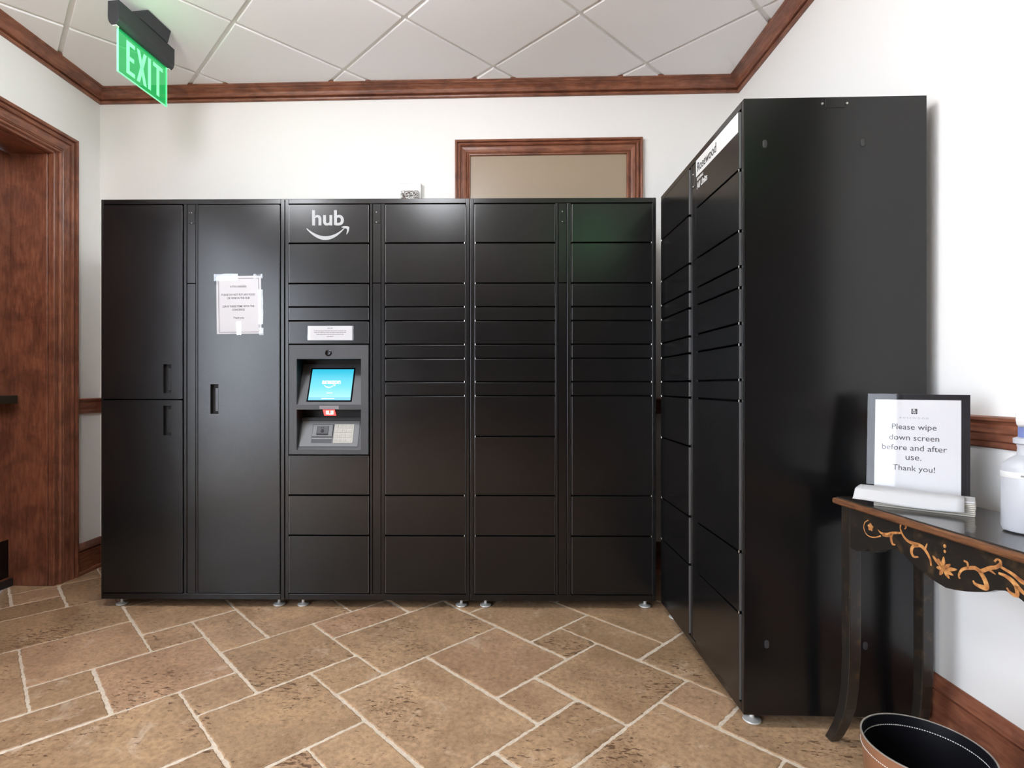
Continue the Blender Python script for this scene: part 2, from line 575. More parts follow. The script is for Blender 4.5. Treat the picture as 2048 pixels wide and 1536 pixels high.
# crown moulding, chair rail, baseboard profiles (a = out from wall, b = up)
H, P_ = CEIL - 2.847, 0.082
crown = [(0, 0), (0.010, 0), (0.017, 0.004), (0.019, 0.010), (0.016, 0.015), (0.008, 0.017), (0.008, 0.020), (0.026, 0.022), (0.028, 0.024)]
for k in range(7):
    a = k / 6 * PI / 2
    crown.append((0.028 + 0.040 * (1 - math.cos(a)), 0.024 + 0.034 * math.sin(a)))
crown += [(0.071, 0.060), (0.071, 0.064), (0.082, 0.067), (P_, H), (0, H)]
Z0 = 2.847
def trim(name, b, m, label): return tag(b.build(name, m, bevel=0.0), label, 'trim', kind='structure')
trim('trim_1', MB().sweep(crown, (XL, YB, Z0), (XR, YB, Z0), (0, -1, 0), (0, 0, 1), 1, 1), M['wood_x'], 'reddish-brown crown moulding along the top of the back wall')
trim('trim_2', MB().sweep(crown, (XL, YR, Z0), (XL, YB, Z0), (1, 0, 0), (0, 0, 1), 1, 1), M['wood_y'], 'reddish-brown crown moulding along the top of the left wall')
trim('trim_3', MB().sweep(crown, (XR, YR, Z0), (XR, YB, Z0), (-1, 0, 0), (0, 0, 1), 1, 1), M['wood_y'], 'reddish-brown crown moulding along the top of the right wall')
trim('trim_4', MB().sweep(crown, (XL, YR, Z0), (XR, YR, Z0), (0, 1, 0), (0, 0, 1), 1, 1), M['wood_x'], 'reddish-brown crown moulding along the top of the rear wall')
rail = [(0, 0), (0.008, 0), (0.011, 0.004), (0.011, 0.018), (0.015, 0.022), (0.015, 0.040), (0.019, 0.046), (0.019, 0.062), (0.014, 0.068), (0.018, 0.076), (0.026, 0.080), (0.027, 0.088), (0.020, 0.092), (0, 0.092)]
RZ = 0.944
CAS_Y = 3.084
trim('trim_5', MB().sweep(rail, (XL, CAS_Y, RZ), (XL, YB, RZ), (1, 0, 0), (0, 0, 1), 0, 1), M['wood_y'], 'short wooden chair rail between the door casing and the corner')
trim('trim_6', MB().sweep(rail, (XR, 1.21, RZ - 0.012), (XR, YB, RZ - 0.012), (-1, 0, 0), (0, 0, 1), 0, 1), M['wood_y'], 'reddish-brown chair rail along the right wall')
trim('trim_7', MB().sweep(rail, (XL, YB, RZ), (XR, YB, RZ), (0, -1, 0), (0, 0, 1), 1, 1), M['wood_x'], 'wooden chair rail on the back wall behind the lockers')
base = [(0, 0), (0.028, 0), (0.028, 0.012), (0.024, 0.018), (0.018, 0.021), (0.016, 0.132), (0.008, 0.135), (0.008, 0.138), (0.019, 0.141), (0.016, 0.152), (0.012, 0.163), (0.008, 0.174), (0.004, 0.180), (0, 0.180)]
def bb(name, b, m, label): return tag(b.build(name, m), label, 'baseboard', kind='structure')
bb('baseboard_left', MB().sweep(base, (XL, CAS_Y, 0), (XL, YB, 0), (1, 0, 0), (0, 0, 1), 0, 1), M['wood_y'], 'dark wooden baseboard on the left wall beside the door casing')
bb('baseboard_right', MB().sweep(base, (XR, YR, 0), (XR, YB, 0), (-1, 0, 0), (0, 0, 1), 1, 1), M['wood_y'], 'reddish-brown baseboard along the right wall behind the waste bin')
bb('baseboard_back', MB().sweep(base, (XL, YB, 0), (XR, YB, 0), (0, -1, 0), (0, 0, 1), 1, 1), M['wood_x'], 'wooden baseboard on the back wall behind the lockers')
bb('baseboard_rear', MB().sweep(base, (XL, YR, 0), (XR, YR, 0), (0, 1, 0), (0, 0, 1), 1, 1), M['wood_x'], 'wooden baseboard behind the viewpoint')

# casing profile: a = across width (0 = outer edge), b = proud of wall
casing = [(0, 0), (0, 0.030), (0.010, 0.032), (0.016, 0.029), (0.019, 0.016), (0.022, 0.016), (0.028, 0.025), (0.036, 0.028), (0.043, 0.023), (0.046, 0.013), (0.050, 0.013), (0.056, 0.020),
          (0.072, 0.018), (0.088, 0.014), (0.091, 0.009), (0.094, 0.018), (0.099, 0.020), (0.103, 0.014), (0.106, 0.019), (0.114, 0.018), (0.118, 0.010), (0.118, 0)]
CW = 0.118
door = tag(empty('door_1', (LEAF_X, (DOOR_Y0 + DOOR_Y1) / 2, 0)), 'recessed reddish-brown wooden double door with moulded casing on the left wall', 'door', kind='structure')
DL = Vector((LEAF_X, (DOOR_Y0 + DOOR_Y1) / 2, 0))
def dchild(name, b, m, **kw):
    o = b.build(name, m, None, **kw)
    o.parent = door
    o.location = -DL
    return o
DT = 2.529
dchild('casing', MB().sweep(casing, (XL, DOOR_Y1 + 0.016 + CW, 0), (XL, DOOR_Y1 + 0.016 + CW, DT), (0, -1, 0), (1, 0, 0), 0, 1), M['wood_z'])
dchild('casing', MB().sweep(casing, (XL, DOOR_Y0 - 0.016 - CW, 0), (XL, DOOR_Y0 - 0.016 - CW, DT), (0, 1, 0), (1, 0, 0), 0, 1), M['wood_z'])
dchild('casing_head', MB().sweep(casing, (XL, DOOR_Y0 - 0.016 - CW, DT), (XL, DOOR_Y1 + 0.016 + CW, DT), (0, 0, -1), (1, 0, 0), 1, 1), M['wood_y'])
jx0, jx1 = XL - WT, XL
dchild('jamb', MB().box(XL - 0.030, XL + 0.004, DOOR_Y1 - 0.012, DOOR_Y1 + 0.016, 0, DOOR_Z + 0.002).box(LEAF_X - 0.03, XL - 0.033, DOOR_Y1 - 0.016, DOOR_Y1 + 0.0, 0, DOOR_Z), M['wood_z'], bevel=0.002)
dchild('jamb', MB().box(XL - 0.030, XL + 0.004, DOOR_Y0 - 0.016, DOOR_Y0 + 0.012, 0, DOOR_Z + 0.002).box(LEAF_X - 0.03, XL - 0.033, DOOR_Y0 - 0.0, DOOR_Y0 + 0.016, 0, DOOR_Z), M['wood_z'], bevel=0.002)
dchild('jamb_head', MB().box(XL - 0.030, XL + 0.004, DOOR_Y0, DOOR_Y1, DOOR_Z - 0.012, DOOR_Z + 0.016).box(LEAF_X - 0.03, XL - 0.033, DOOR_Y0, DOOR_Y1, DOOR_Z - 0.014, DOOR_Z), M['wood_y'], bevel=0.002)
DMID = (DOOR_Y0 + DOOR_Y1) / 2
for (ly0, ly1) in ((DMID + 0.002, DOOR_Y1 - 0.019), (DOOR_Y0 + 0.019, DMID - 0.002)):
    leaf = dchild('door_leaf', MB().box(LEAF_X - 0.045, LEAF_X, ly0, ly1, 0.008, DOOR_Z - 0.017), M['wood_z'], bevel=0.002)
    MB().box(LEAF_X, LEAF_X + 0.002, ly0 + 0.016, ly1 - 0.016, 0.055, 0.262).build('kick_plate', M['black'], leaf)
    MB().box(LEAF_X, LEAF_X + 0.016, ly0 + 0.002, ly1 + 0.001, 0.0025, 0.044).build('door_sweep', M['rubber'], leaf, bevel=0.003)
    b = MB().box(LEAF_X + 0.035, LEAF_X + 0.075, ly0 + 0.08, ly1 - 0.036, 1.012, 1.058)
    b.box(LEAF_X, LEAF_X + 0.036, ly1 - 0.08, ly1 - 0.04, 1.014, 1.056).box(LEAF_X, LEAF_X + 0.036, ly0 + 0.08, ly0 + 0.13, 1.014, 1.056)
    b.build('push_bar', M['dark_metal'], leaf, bevel=0.003)

# glazed storefront bays (behind the viewpoint, source of the daylight)
for bi, (wy0, wy1) in enumerate(BAYS):
    WL = Vector((XL - 0.05, (wy0 + wy1) / 2, 0))
    win = tag(empty('window_%d' % (bi + 1), WL), ('glazed storefront bay in the left wall nearest the viewpoint', 'glazed storefront bay in the left wall farther behind the viewpoint')[bi], 'window', kind='structure')
    def wchild(name, b, m):
        o = b.build(name, m, None); o.parent = win; o.location = -WL; return o
    n_p = 2
    pw = (wy1 - wy0) / n_p
    fx0, fx1 = XL - 0.07, XL - 0.03
    wchild('frame_rail', MB().box(fx0, fx1, wy0, wy1, WIN_Z1 - 0.05, WIN_Z1), M['dark_metal'])
    wchild('frame_rail', MB().box(fx0, fx1, wy0, wy1, WIN_Z0, WIN_Z0 + 0.06), M['dark_metal'])
    for k in range(n_p + 1):
        y = wy0 + k * pw
        y0, y1 = max(wy0, y - 0.03), min(wy1, y + 0.03)
        wchild('mullion', MB().box(fx0, fx1, y0, y1, WIN_Z0 + 0.06, WIN_Z1 - 0.05), M['dark_metal'])
    for k in range(n_p):
        wchild('pane', MB().box(XL - 0.053, XL - 0.047, wy0 + k * pw + 0.03, wy0 + (k + 1) * pw - 0.03, WIN_Z0 + 0.06, WIN_Z1 - 0.05), M['glass'])
tag(MB().box(-14, -3.0, -16, 12, -0.15, -0.02).build('pavement', mat('pavement_concrete', (0.42, 0.41, 0.39), 0.8)), 'grey pavement outside the storefront', 'pavement', kind='structure')

# ------------------------------------------------------------------ lockers
ZS = [1.972, 1.776, 1.576, 1.459, 1.390, 1.273, 1.203, 1.087, 1.018, 0.523, 0.323, 0.032]
COL_A = ZS                                              # right columns
COL_B = ZS[:9] + [0.816] + ZS[9:]                       # left column with one more split
COL_K = [1.972, 1.776, 1.576, 1.459, 1.390, 1.273, 0.724, 0.523, 0.323, 0.032]  # kiosk column
COL_M1 = [1.972, 0.999, 0.032]
COL_1 = [1.972, 0.032]
DEP = 0.515
DF = -0.0065          # doors stand a little proud of the frame
def door_box(u0, u1, z0, z1):
    return MB().box(u0, u1, DF, DF + 0.018, z0, z1)

def rect_ring(b, u0, u1, z0, z1, holes, y0, y1):
    """front sheet u0..u1 x z0..z1 with rectangular holes stacked vertically (same width)."""
    hu0, hu1 = holes[0][0], holes[0][1]
    b.box(u0, hu0, y0, y1, z0, z1)
    b.box(hu1, u1, y0, y1, z0, z1)
    zs = sorted([(h[2], h[3]) for h in holes])
    cur = z0
    for a, c in zs:
        b.box(hu0, hu1, y0, y1, cur, a)
        cur = c
    b.box(hu0, hu1, y0, y1, cur, z1)

def pull(parent_door, u0, u1, z0, z1):
    b = MB()
    t = 0.0015
    y0, y1 = DF, DF + 0.020
    b.box(u0 + t, u1 - t, y1 - 0.002, y1, z0 + t, z1 - t)
    b.box(u0, u0 + t, y0 - 0.0015, y1, z0, z1).box(u1 - t, u1, y0, y1, z0, z1)
    b.box(u0 + t, u1 - t, y0, y1, z0, z0 + t).box(u0 + t, u1 - t, y0, y1, z1 - t, z1)
    b.build('recessed_pull', M['black_in'], parent_door)
    MB().box(u0 + (u1 - u0) * 0.5, u1 - t, y0 + 0.008, y1 - 0.002, z0 + 0.012, z1 - 0.018).build('pull_lip', M['black'], parent_door, bevel=0.002)

def screw(parent, u, z, r=0.0032, y=-0.0015):
    v = [(u + r * math.cos(k * PI / 4), y, z + r * math.sin(k * PI / 4)) for k in range(8)]
    v += [(u + r * 0.6 * math.cos(k * PI / 4), y - 0.0015, z + r * 0.6 * math.sin(k * PI / 4)) for k in range(8)]
    v += [(u + r * math.cos(k * PI / 4), y + 0.003, z + r * math.sin(k * PI / 4)) for k in range(8)]
    f = [tuple(range(8, 16))] + [(k, (k + 1) % 8, 8 + (k + 1) % 8, 8 + k) for k in range(8)] + [(16 + k, 16 + (k + 1) % 8, (k + 1) % 8, k) for k in range(8)]
    return MB().add(v, f).build('screw', M['steel'], parent)

foot_me = None
def foot(parent, u, y):
    global foot_me
    if foot_me is None:
        b = MB().lathe([(0.002, 0.0), (0.026, 0.0), (0.029, 0.003), (0.028, 0.007), (0.012, 0.011), (0.0075, 0.014), (0.0075, 0.046), (0.002, 0.046)], 20)
        foot_me = b.mesh('leveling_foot', smooth=True)
    obj('leveling_foot', foot_me, M['galv'], parent, (u, y, -FOOT))

def make_locker(loc, rz, cols, label, u_l=(0.024, 0.420), u_s=(0.440, 0.481), u_r=(0.506, 0.901), pins=(True, True), kiosk=False, strip_style=0, DEP=DEP):
    root = tag(empty('parcel_locker', loc, rz), label, 'locker', 'black parcel lockers')
    c = MB()
    t = 0.020
    c.box(0.0015, u_l[0] - 0.004, 0, DEP, 0, LH).box(u_r[1] + 0.004, LW - 0.0015, 0, DEP, 0, LH)
    c.box(u_l[0] - 0.004, u_r[1] + 0.004, 0, DEP, ZS[0] + 0.003, LH).box(u_l[0] - 0.004, u_r[1] + 0.004, 0, DEP, 0, ZS[-1] - 0.003)
    c.box(u_l[0] - 0.004, u_r[1] + 0.004, DEP - 0.01, DEP, ZS[-1] - 0.003, ZS[0] + 0.003)
    # centre mullion: two stiles with the channel between
    zz0, zz1 = ZS[-1] - 0.003, ZS[0] + 0.003
    c.box(u_l[1] + 0.005, u_s[0] - 0.0012, 0, 0.10, zz0, zz1).box(u_s[1] + 0.0012, u_r[0] - 0.005, 0, 0.10, zz0, zz1)
    c.box(u_s[0] - 0.0012, u_s[1] + 0.0012, 0.03, 0.10, zz0, zz1)
    c.build('carcass', M['black'], root, bevel=0.0022, seg=2)
    MB().box(u_l[0] - 0.003, u_l[1] + 0.004, 0.15, 0.155, zz0, zz1).build('inner_panel', M['black_in'], root) if not kiosk else None
    MB().box(u_r[0] - 0.004, u_r[1] + 0.003, 0.06, 0.065, zz0, zz1).build('inner_panel', M['black_in'], root)
    # mullion covers
    zs = 1.579
    up = MB().box(u_s[0], u_s[1], 0.0015, 0.012, zs + 0.0015, zz1 - 0.001).build('mullion_cover', M['black'], root, bevel=0.0014)
    MB().box(u_s[0], u_s[1], 0.0015, 0.012, zz0 + 0.001, zs - 0.0015).build('mullion_cover', M['black'], root, bevel=0.0014)
    um = (u_s[0] + u_s[1]) / 2
    MB().box(um - 0.012, um + 0.016, -0.0006, 0.002, 1.877, 1.940).build('access_plate', M['black'], up, bevel=0.0006)
    if strip_style == 0:
        screw(up, um - 0.002, 1.932); screw(up, um - 0.002, 1.882)
    else:
        screw(up, um - 0.010, 1.932, 0.002); screw(up, um + 0.002, 1.932, 0.0028); screw(up, um + 0.002, 1.880, 0.0028)
    doors = [[], []]
    for ci, (zl, (u0, u1)) in enumerate(zip(cols, (u_l, u_r))):
        for k in range(len(zl) - 1):
            z1, z0 = zl[k] - 0.0034, zl[k + 1] + 0.0034
            if kiosk and ci == 0 and abs(zl[k] - 1.273) < 1e-6:
                doors[ci].append(None); continue
            doors[ci].append((u0, u1, z0, z1))
        if pins[ci]:
            pu = u0 + 0.003 if ci == 0 else u1 - 0.003
            for k in range(1, len(zl) - 1):
                b = MB().lathe([(0.0008, -0.005), (0.0023, -0.004), (0.0023, 0.004), (0.0008, 0.005)], 8)
                b.build('hinge_pin', M['steel'], root, (pu, DF + 0.0015, zl[k]), smooth=True)
    for u in (0.078, 0.880):
        foot(root, u, 0.045); foot(root, u, DEP - 0.06)
    return root, doors

def door_edge_glints(dr, u0, u1, z0, z1):  # thin light strips stand in for the glint on the door sides
    for a, b_ in ((u0 - 0.0006, u0 + 0.0004), (u1 - 0.0004, u1 + 0.0006)):
        MB().box(a, b_, DF + 0.0012, DF + 0.0085, z0 + 0.002, z1 - 0.002).build('door_edge', M['edge_glint'], dr)

def plain_door(root, d, name='door'):
    dr = door_box(*d).build(name, M['black'], root, bevel=0.0014, seg=2)
    door_edge_glints(dr, *d)
    return dr

ROT = 0.0239
RX0, RY0 = -2.0054, 2.6623
def row_loc(i):
    return (RX0 + i * LW * math.cos(ROT), RY0 + i * LW * math.sin(ROT), FOOT)

# --- module 1: tall doors with recessed pulls
m1, d1 = make_locker(row_loc(0), ROT, (COL_M1, COL_1), 'black locker with three tall doors at the left end of the row',
                     u_l=(0.016, 0.412), u_s=(0.434, 0.477), u_r=(0.494, 0.900), pins=(False, False), strip_style=1)
PULLS = {(0, 0): (0.318, 0.359, 1.029, 1.176), (0, 1): (0.318, 0.359, 0.819, 0.969), (1, 0): (0.555, 0.595, 0.927, 1.076)}
for ci in (0, 1):
    for k, (u0, u1, z0, z1) in enumerate(d1[ci]):
        h = PULLS[(ci, k)]
        b = MB()
        rect_ring(b, u0, u1, z0, z1, [h], DF, DF + 0.018)
        bm = bmesh.new()
        me = bpy.data.meshes.new('door')
        me.from_pydata(b.v, [], b.f)
        bm.from_mesh(me)
        # drop the internal seams so the sheet is one piece
        bmesh.ops.remove_doubles(bm, verts=bm.verts, dist=1e-6)
        bm.to_mesh(me); bm.free()
        dr = obj('door', me, M['black'], m1)
        pull(dr, *h)
        door_edge_glints(dr, u0, u1, z0, z1)

# --- module 2: kiosk column
m2, d2 = make_locker(row_loc(1), ROT, (COL_K, COL_A), 'black locker with the lit touch screen, middle of the row', pins=(False, True), kiosk=True)
hub_door = None
label_host = None
for ci in (0, 1):
    for k, d in enumerate(d2[ci]):
        if d is None: continue
        dr = plain_door(m2, d, 'header_panel' if (ci == 0 and k == 0) else 'door')
        if ci == 0 and k == 0: hub_door = dr

def smile_poly(cx, cy, w, thick, seg=22, arrow=True):
    """upturned arc with an arrow head, drawn in xy, as a list of polygons."""
    top, bot = [], []
    for i in range(seg + 1):
        t = i / seg
        x = -w * 0.5 + t * w * 0.88
        y = 0.20 * w * (2 * t - 1) ** 2 * (0.95 + 0.05 * t) - 0.20 * w
        th = thick * math.sin(PI * min(1, t * 0.92 + 0.06)) ** 0.8 + thick * 0.10
        top.append((cx + x, cy + y + 0.12 * w))
        bot.append((cx + x, cy + y + 0.12 * w - th))
    polys = []
    for i in range(seg):
        polys.append([bot[i], bot[i + 1], top[i + 1], top[i]])
    if arrow:
        a = thick * 0.62
        p = [(0.30, 0.130), (0.36, 0.155), (0.44, 0.155), (0.49, 0.135), (0.485, 0.06), (0.455, -0.01), (0.42, -0.045), (0.435, 0.02), (0.44, 0.075), (0.425, 0.098), (0.37, 0.105)]
        q = [(cx + x * w, cy + y * w) for x, y in p]
        polys.append([q[0], q[10], q[9], q[1]])
        polys.append([q[1], q[9], q[8], q[2]])
        polys.append([q[2], q[8], q[3]])
        polys.append([q[3], q[8], q[7], q[4]])
        polys.append([q[4], q[7], q[6], q[5]])
    return polys

def flat_polys(polys, t=0.0004):
    b = MB()
    for p in polys: b.prism(p, -t, t)
    return b

hub_text = fit_text(text_mesh('hub', 0.1, bold=0.0022), w=0.158, h=0.077)
obj('lettering', hub_text, M['print_grey'], hub_door, (0.219, DF - 0.0006, 1.902), FRONT)
flat_polys(smile_poly(0, 0, 0.214, 0.017)).build('smile_arrow', M['print_grey'], hub_door, (0.220, DF - 0.0006, 1.828), FRONT)

# kiosk bezel
KU0, KU1, KZ0, KZ1 = 0.024, 0.420, 0.7265, 1.2705
op1 = (0.062, 0.382, 0.974, 1.201)
op2 = (0.062, 0.384, 0.748, 0.949)
kb = MB()
rect_ring(kb, KU0, KU1, KZ0, KZ1, [(0.062, 0.383, 0.974, 1.201), (0.062, 0.383, 0.748, 0.949)], DF, 0.012)
me = bpy.data.meshes.new('kiosk_bezel')
me.from_pydata(kb.v, [], kb.f)
bm = bmesh.new(); bm.from_mesh(me); bmesh.ops.remove_doubles(bm, verts=bm.verts, dist=1e-6); bm.to_mesh(me); bm.free()
M['bezel'] = mat('charcoal_kiosk_plastic', (0.048, 0.050, 0.054), 0.42)
_n = noise_node(M['bezel'], mapped(M['bezel']), 500, 2); bump(M['bezel'], _n.outputs['Fac'], 0.2, 0.0006)
kiosk = obj('kiosk_bezel', me, M['bezel'], m2)
# lens
b = MB().lathe([(0.001, 0.0), (0.016, 0.0), (0.0165, 0.003), (0.012, 0.0055), (0.010, 0.003), (0.001, 0.0025)], 24)
b.build('camera_lens', mat('lens_black', (0.004, 0.004, 0.005), 0.12), kiosk, (0.221, DF + 0.001, 1.231), (PI / 2, 0, 0), smooth=True)
# recess walls
def recess(o, depth):
    u0, u1, z0, z1 = o
    b = MB()
    b.box(u0 - 0.003, u0, 0.010, depth, z0, z1).box(u1, u1 + 0.003, 0.010, depth, z0, z1)
    b.box(u0 - 0.003, u1 + 0.003, 0.010, depth, z1, z1 + 0.003)
    b.box(u0 - 0.003, u1 + 0.003, depth, depth + 0.003, z0, z1 + 0.003)
    return b
recess((0.062, 0.383, 0.974, 1.201), 0.125).build('screen_recess', M['black_in'], kiosk)
recess((0.062, 0.383, 0.748, 0.949), 0.115).build('keypad_recess', M['black_in'], kiosk)

def slant(zb, zt, dt, s, u, off):
    """point on a slanted panel: s 0..1 bottom to top, off = out from its face."""
    v = Vector((0, dt, zt - zb)); L_ = v.length; v.normalize()
    n = Vector((0, -v.z, v.y))
    p = Vector((u, 0.000, zb)) + v * (s * L_) + n * off
    return p
def slab(zb, zt, dt, u0, u1, s0, s1, o0, o1):
    pts = []
    for s in (s0, s1):
        for o in (o1, o0):
            for u in (u0, u1):
                pts.append(slant(zb, zt, dt, s, u, o))
    return MB().hexa(pts)
SA = (0.974, 1.180, 0.098)
slab(*SA, 0.0625, 0.3825, 0.0, 1.0, -0.006, 0.0).build('screen_panel', M['bezel'], kiosk)
slab(*SA, 0.106, 0.334, 0.065, 0.895, 0.0002, 0.0012).build('screen_surround', mat('screen_gasket', (0.004, 0.005, 0.008), 0.7, spec=0.05), kiosk)
def screen_mat():
    m = mat('lit_screen', (0.01, 0.02, 0.03), 0.45, spec=0.2)
    b_ = m.node_tree.nodes['Principled BSDF']
    tc = N(m, 'ShaderNodeTexCoord')
    sp = N(m, 'ShaderNodeSeparateXYZ'); L(m, tc.outputs['Generated'], sp.inputs[0])
    r = ramp(m, sp.outputs['Z'], [(0.0, (0.26, 0.72, 0.86)), (0.09, (0.26, 0.70, 0.86)), (0.10, (0.42, 0.90, 0.95)), (0.45, (0.17, 0.78, 0.93)), (1.0, (0.03, 0.58, 0.82))])
    L(m, r.outputs[0], b_.inputs['Emission Color'])
    b_.inputs['Emission Strength'].default_value = 0.85
    return m
scr = slab(*SA, 0.114, 0.326, 0.10, 0.86, 0.0012, 0.0020).build('screen', screen_mat(), kiosk)
M['screen_white'] = mat('screen_white', (0.5, 0.5, 0.5), 0.4, emit=(0.85, 1.0, 1.0), estr=1.0)
sang = math.atan2(SA[2], SA[1] - SA[0])
def on_screen(me, u, s, off=0.0024):
    p = slant(*SA, s, u, off)
    return obj(me.name, me, M['screen_white'], kiosk, p, (PI / 2 - sang, 0, 0))
t = fit_text(text_mesh('amazon', 0.03, bold=0.0008, extrude=0.0001), w=0.094, h=0.0195); t.name = 'screen_lettering'
on_screen(t, 0.219, 0.535)
t = flat_polys(smile_poly(0, 0, 0.058, 0.005), 0.0001).mesh('screen_smile')
on_screen(t, 0.213, 0.442)
tag(on_screen(fine_print(0.030, 0.0034, 1), 0.217, 0.275), kind='stuff')
tag(on_screen(fine_print(0.066, 0.0030, 2), 0.213, 0.137), kind='stuff')
# sticker under the screen
MB().box(0.176, 0.272, DF - 0.0010, DF + 0.0004, 0.9515, 0.968).build('sticker', mat('grey_sticker', (0.22, 0.20, 0.21), 0.5), kiosk)
# scanner window
M['scan_red'] = mat('scanner_red_glow', (0.3, 0.01, 0.01), 0.3, emit=(1.0, 0.07, 0.06), estr=1.6)
M['scan_hot'] = mat('scanner_hot_glow', (0.5, 0.3, 0.25), 0.3, emit=(1.0, 0.55, 0.40), estr=4.0)
sc = MB().prism([(0.158, 0.944), (0.218, 0.944), (0.226, 0.913), (0.166, 0.913)], 0.108, 0.114, Matrix(((1, 0, 0, 0), (0, 0, 1, 0), (0, 1, 0, 0), (0, 0, 0, 1)))).build('scanner_window', M['scan_red'], kiosk)
for u in (0.182, 0.206):
    MB().box(u - 0.007, u + 0.007, 0.1068, 0.1085, 0.922, 0.938).build('scanner_lamp', M['scan_hot'], sc, bevel=0.0007)
MB().box(0.178, 0.212, 0.1068, 0.1085, 0.9195, 0.9225).build('scanner_lamp', M['scan_hot'], sc)
# lower slanted deck
SB = (0.748, 0.905, 0.072)
deck = slab(*SB, 0.0625, 0.3825, 0.0, 1.0, -0.006, 0.0).build('keypad_deck', M['bezel'], kiosk)
M['deck'] = mat('grey_deck_plate', (0.150, 0.158, 0.165), 0.45)
slab(*SB, 0.068, 0.364, 0.085, 0.90, 0.0002, 0.0008).build('deck_outline', M['black_in'], kiosk)
slab(*SB, 0.0700, 0.362, 0.100, 0.885, 0.0008, 0.0016).build('deck_plate', M['deck'], kiosk)
slab(*SB, 0.126, 0.232, 0.375, 0.775, 0.0016, 0.0030).build('reader_outline', M['black_in'], kiosk)
rd = slab(*SB, 0.128, 0.230, 0.39, 0.76, 0.0030, 0.0060).build('card_reader', M['deck'], kiosk, bevel=0.001)
slab(*SB, 0.150, 0.209, 0.44, 0.71, 0.0056, 0.0068).build('reader_slot', M['black_in'], kiosk)
slab(*SB, 0.153, 0.207, 0.48, 0.70, 0.0068, 0.0080).build('reader_insert', M['bezel'], kiosk)
p = slant(*SB, 0.60, 0.179, 0.0084)
dang = math.atan2(SB[2], SB[1] - SB[0])
kh = []
def disc_poly(cx, cy, r, n=14): return [(cx + r * math.cos(2 * PI * k / n), cy + r * math.sin(2 * PI * k / n)) for k in range(n)]
b = MB()
for q, rr, ri in ((0.008, 0.0068, 0.0030), (-0.007, 0.0092, 0.0)):
    b.prism(disc_poly(0, q, rr), -0.0003, 0.0003)
b.build('keyhole', M['black_in'], kiosk, p, (PI / 2 - dang, 0, 0))
MB().prism(disc_poly(0, 0.008, 0.003), 0, 0.0006).build('keyhole_core', M['deck'], kiosk, p, (PI / 2 - dang, 0, 0))
tag(obj('fine_print', fine_print(0.094, 0.0028, 3), M['print_grey'], kiosk, slant(*SB, 0.355, 0.179, 0.0018), (PI / 2 - dang, 0, 0)), kind='stuff')
slab(*SB, 0.127, 0.231, 0.205, 0.325, 0.0016, 0.0026).build('reader_lower_plate', mat('blue_grey_plate', (0.035, 0.038, 0.050), 0.4), kiosk)
M['keysteel'] = mat('keypad_steel', (0.38, 0.37, 0.33), 0.45, 0.2)
pad = slab(*SB, 0.237, 0.336, 0.20, 0.785, 0.0016, 0.0040).build('keypad', M['keysteel'], kiosk, bevel=0.0006)
KEYS = ['1', '2', '3', '-', '4', '5', '6', '-', '7', '8', '9', '-', '*', '0', '#', '']
for k in range(16):
    r_, c_ = divmod(k, 4)
    uc = 0.2475 + c_ * 0.0215 + (0.004 if c_ == 3 else 0)
    s_ = 0.705 - r_ * 0.142
    hw = 0.0088 if c_ < 3 else 0.0115
    key = slab(*SB, uc - hw, uc + hw, s_ - 0.050, s_ + 0.050, 0.0040, 0.0056).build('key', M['keysteel'], pad, bevel=0.0008)
    if KEYS[k]:
        t = fine_print(0.012, 0.0022, k) if KEYS[k] == '-' else fit_text(text_mesh(KEYS[k], 0.01, extrude=0.0001), h=0.0075)
        obj('key_legend', t, M['ink_grey'], key, slant(*SB, s_, uc, 0.0058), (PI / 2 - dang, 0, 0))

# --- module 3
m3, d3 = make_locker(row_loc(2), ROT, (COL_B, COL_A), 'black locker of many small doors at the right end of the row')
for ci in (0, 1):
    for d in d3[ci]: plain_door(m3, d)

# --- module 4: against the right wall, facing left
m4, d4 = make_locker((0.7848, 1.7955 + LW, FOOT), -PI / 2, (COL_B, COL_A), 'black locker turned sideways against the right wall with white header strip', DEP=0.5786)
hdr = None
for ci in (0, 1):
    for k, d in enumerate(d4[ci]):
        dr = plain_door(m4, d, 'header_panel' if (ci == 1 and k == 0) else 'door')
        if ci == 1 and k == 0: hdr = dr
MB().box(0.509, 0.897, DF - 0.0010, DF + 0.0004, 1.902, 1.967).build('white_strip', M['sticker'], hdr)
t = fit_text(text_mesh('Rosewood', 0.05, bold=0.0003), w=0.190, h=0.036)
obj('lettering', t, M['ink'], hdr, (0.620, DF - 0.0014, 1.934), FRONT)
t = fit_text(text_mesh('SERVING', 0.02, bold=0.0003), w=0.066, h=0.0115)
obj('lettering', t, M['sticker'], hdr, (0.552, DF - 0.0006, 1.888), FRONT)
t = fit_text(text_mesh('All Units', 0.04, bold=0.0006), w=0.108, h=0.026)
obj('lettering', t, M['sticker'], hdr, (0.572, DF - 0.0006, 1.862), FRONT)
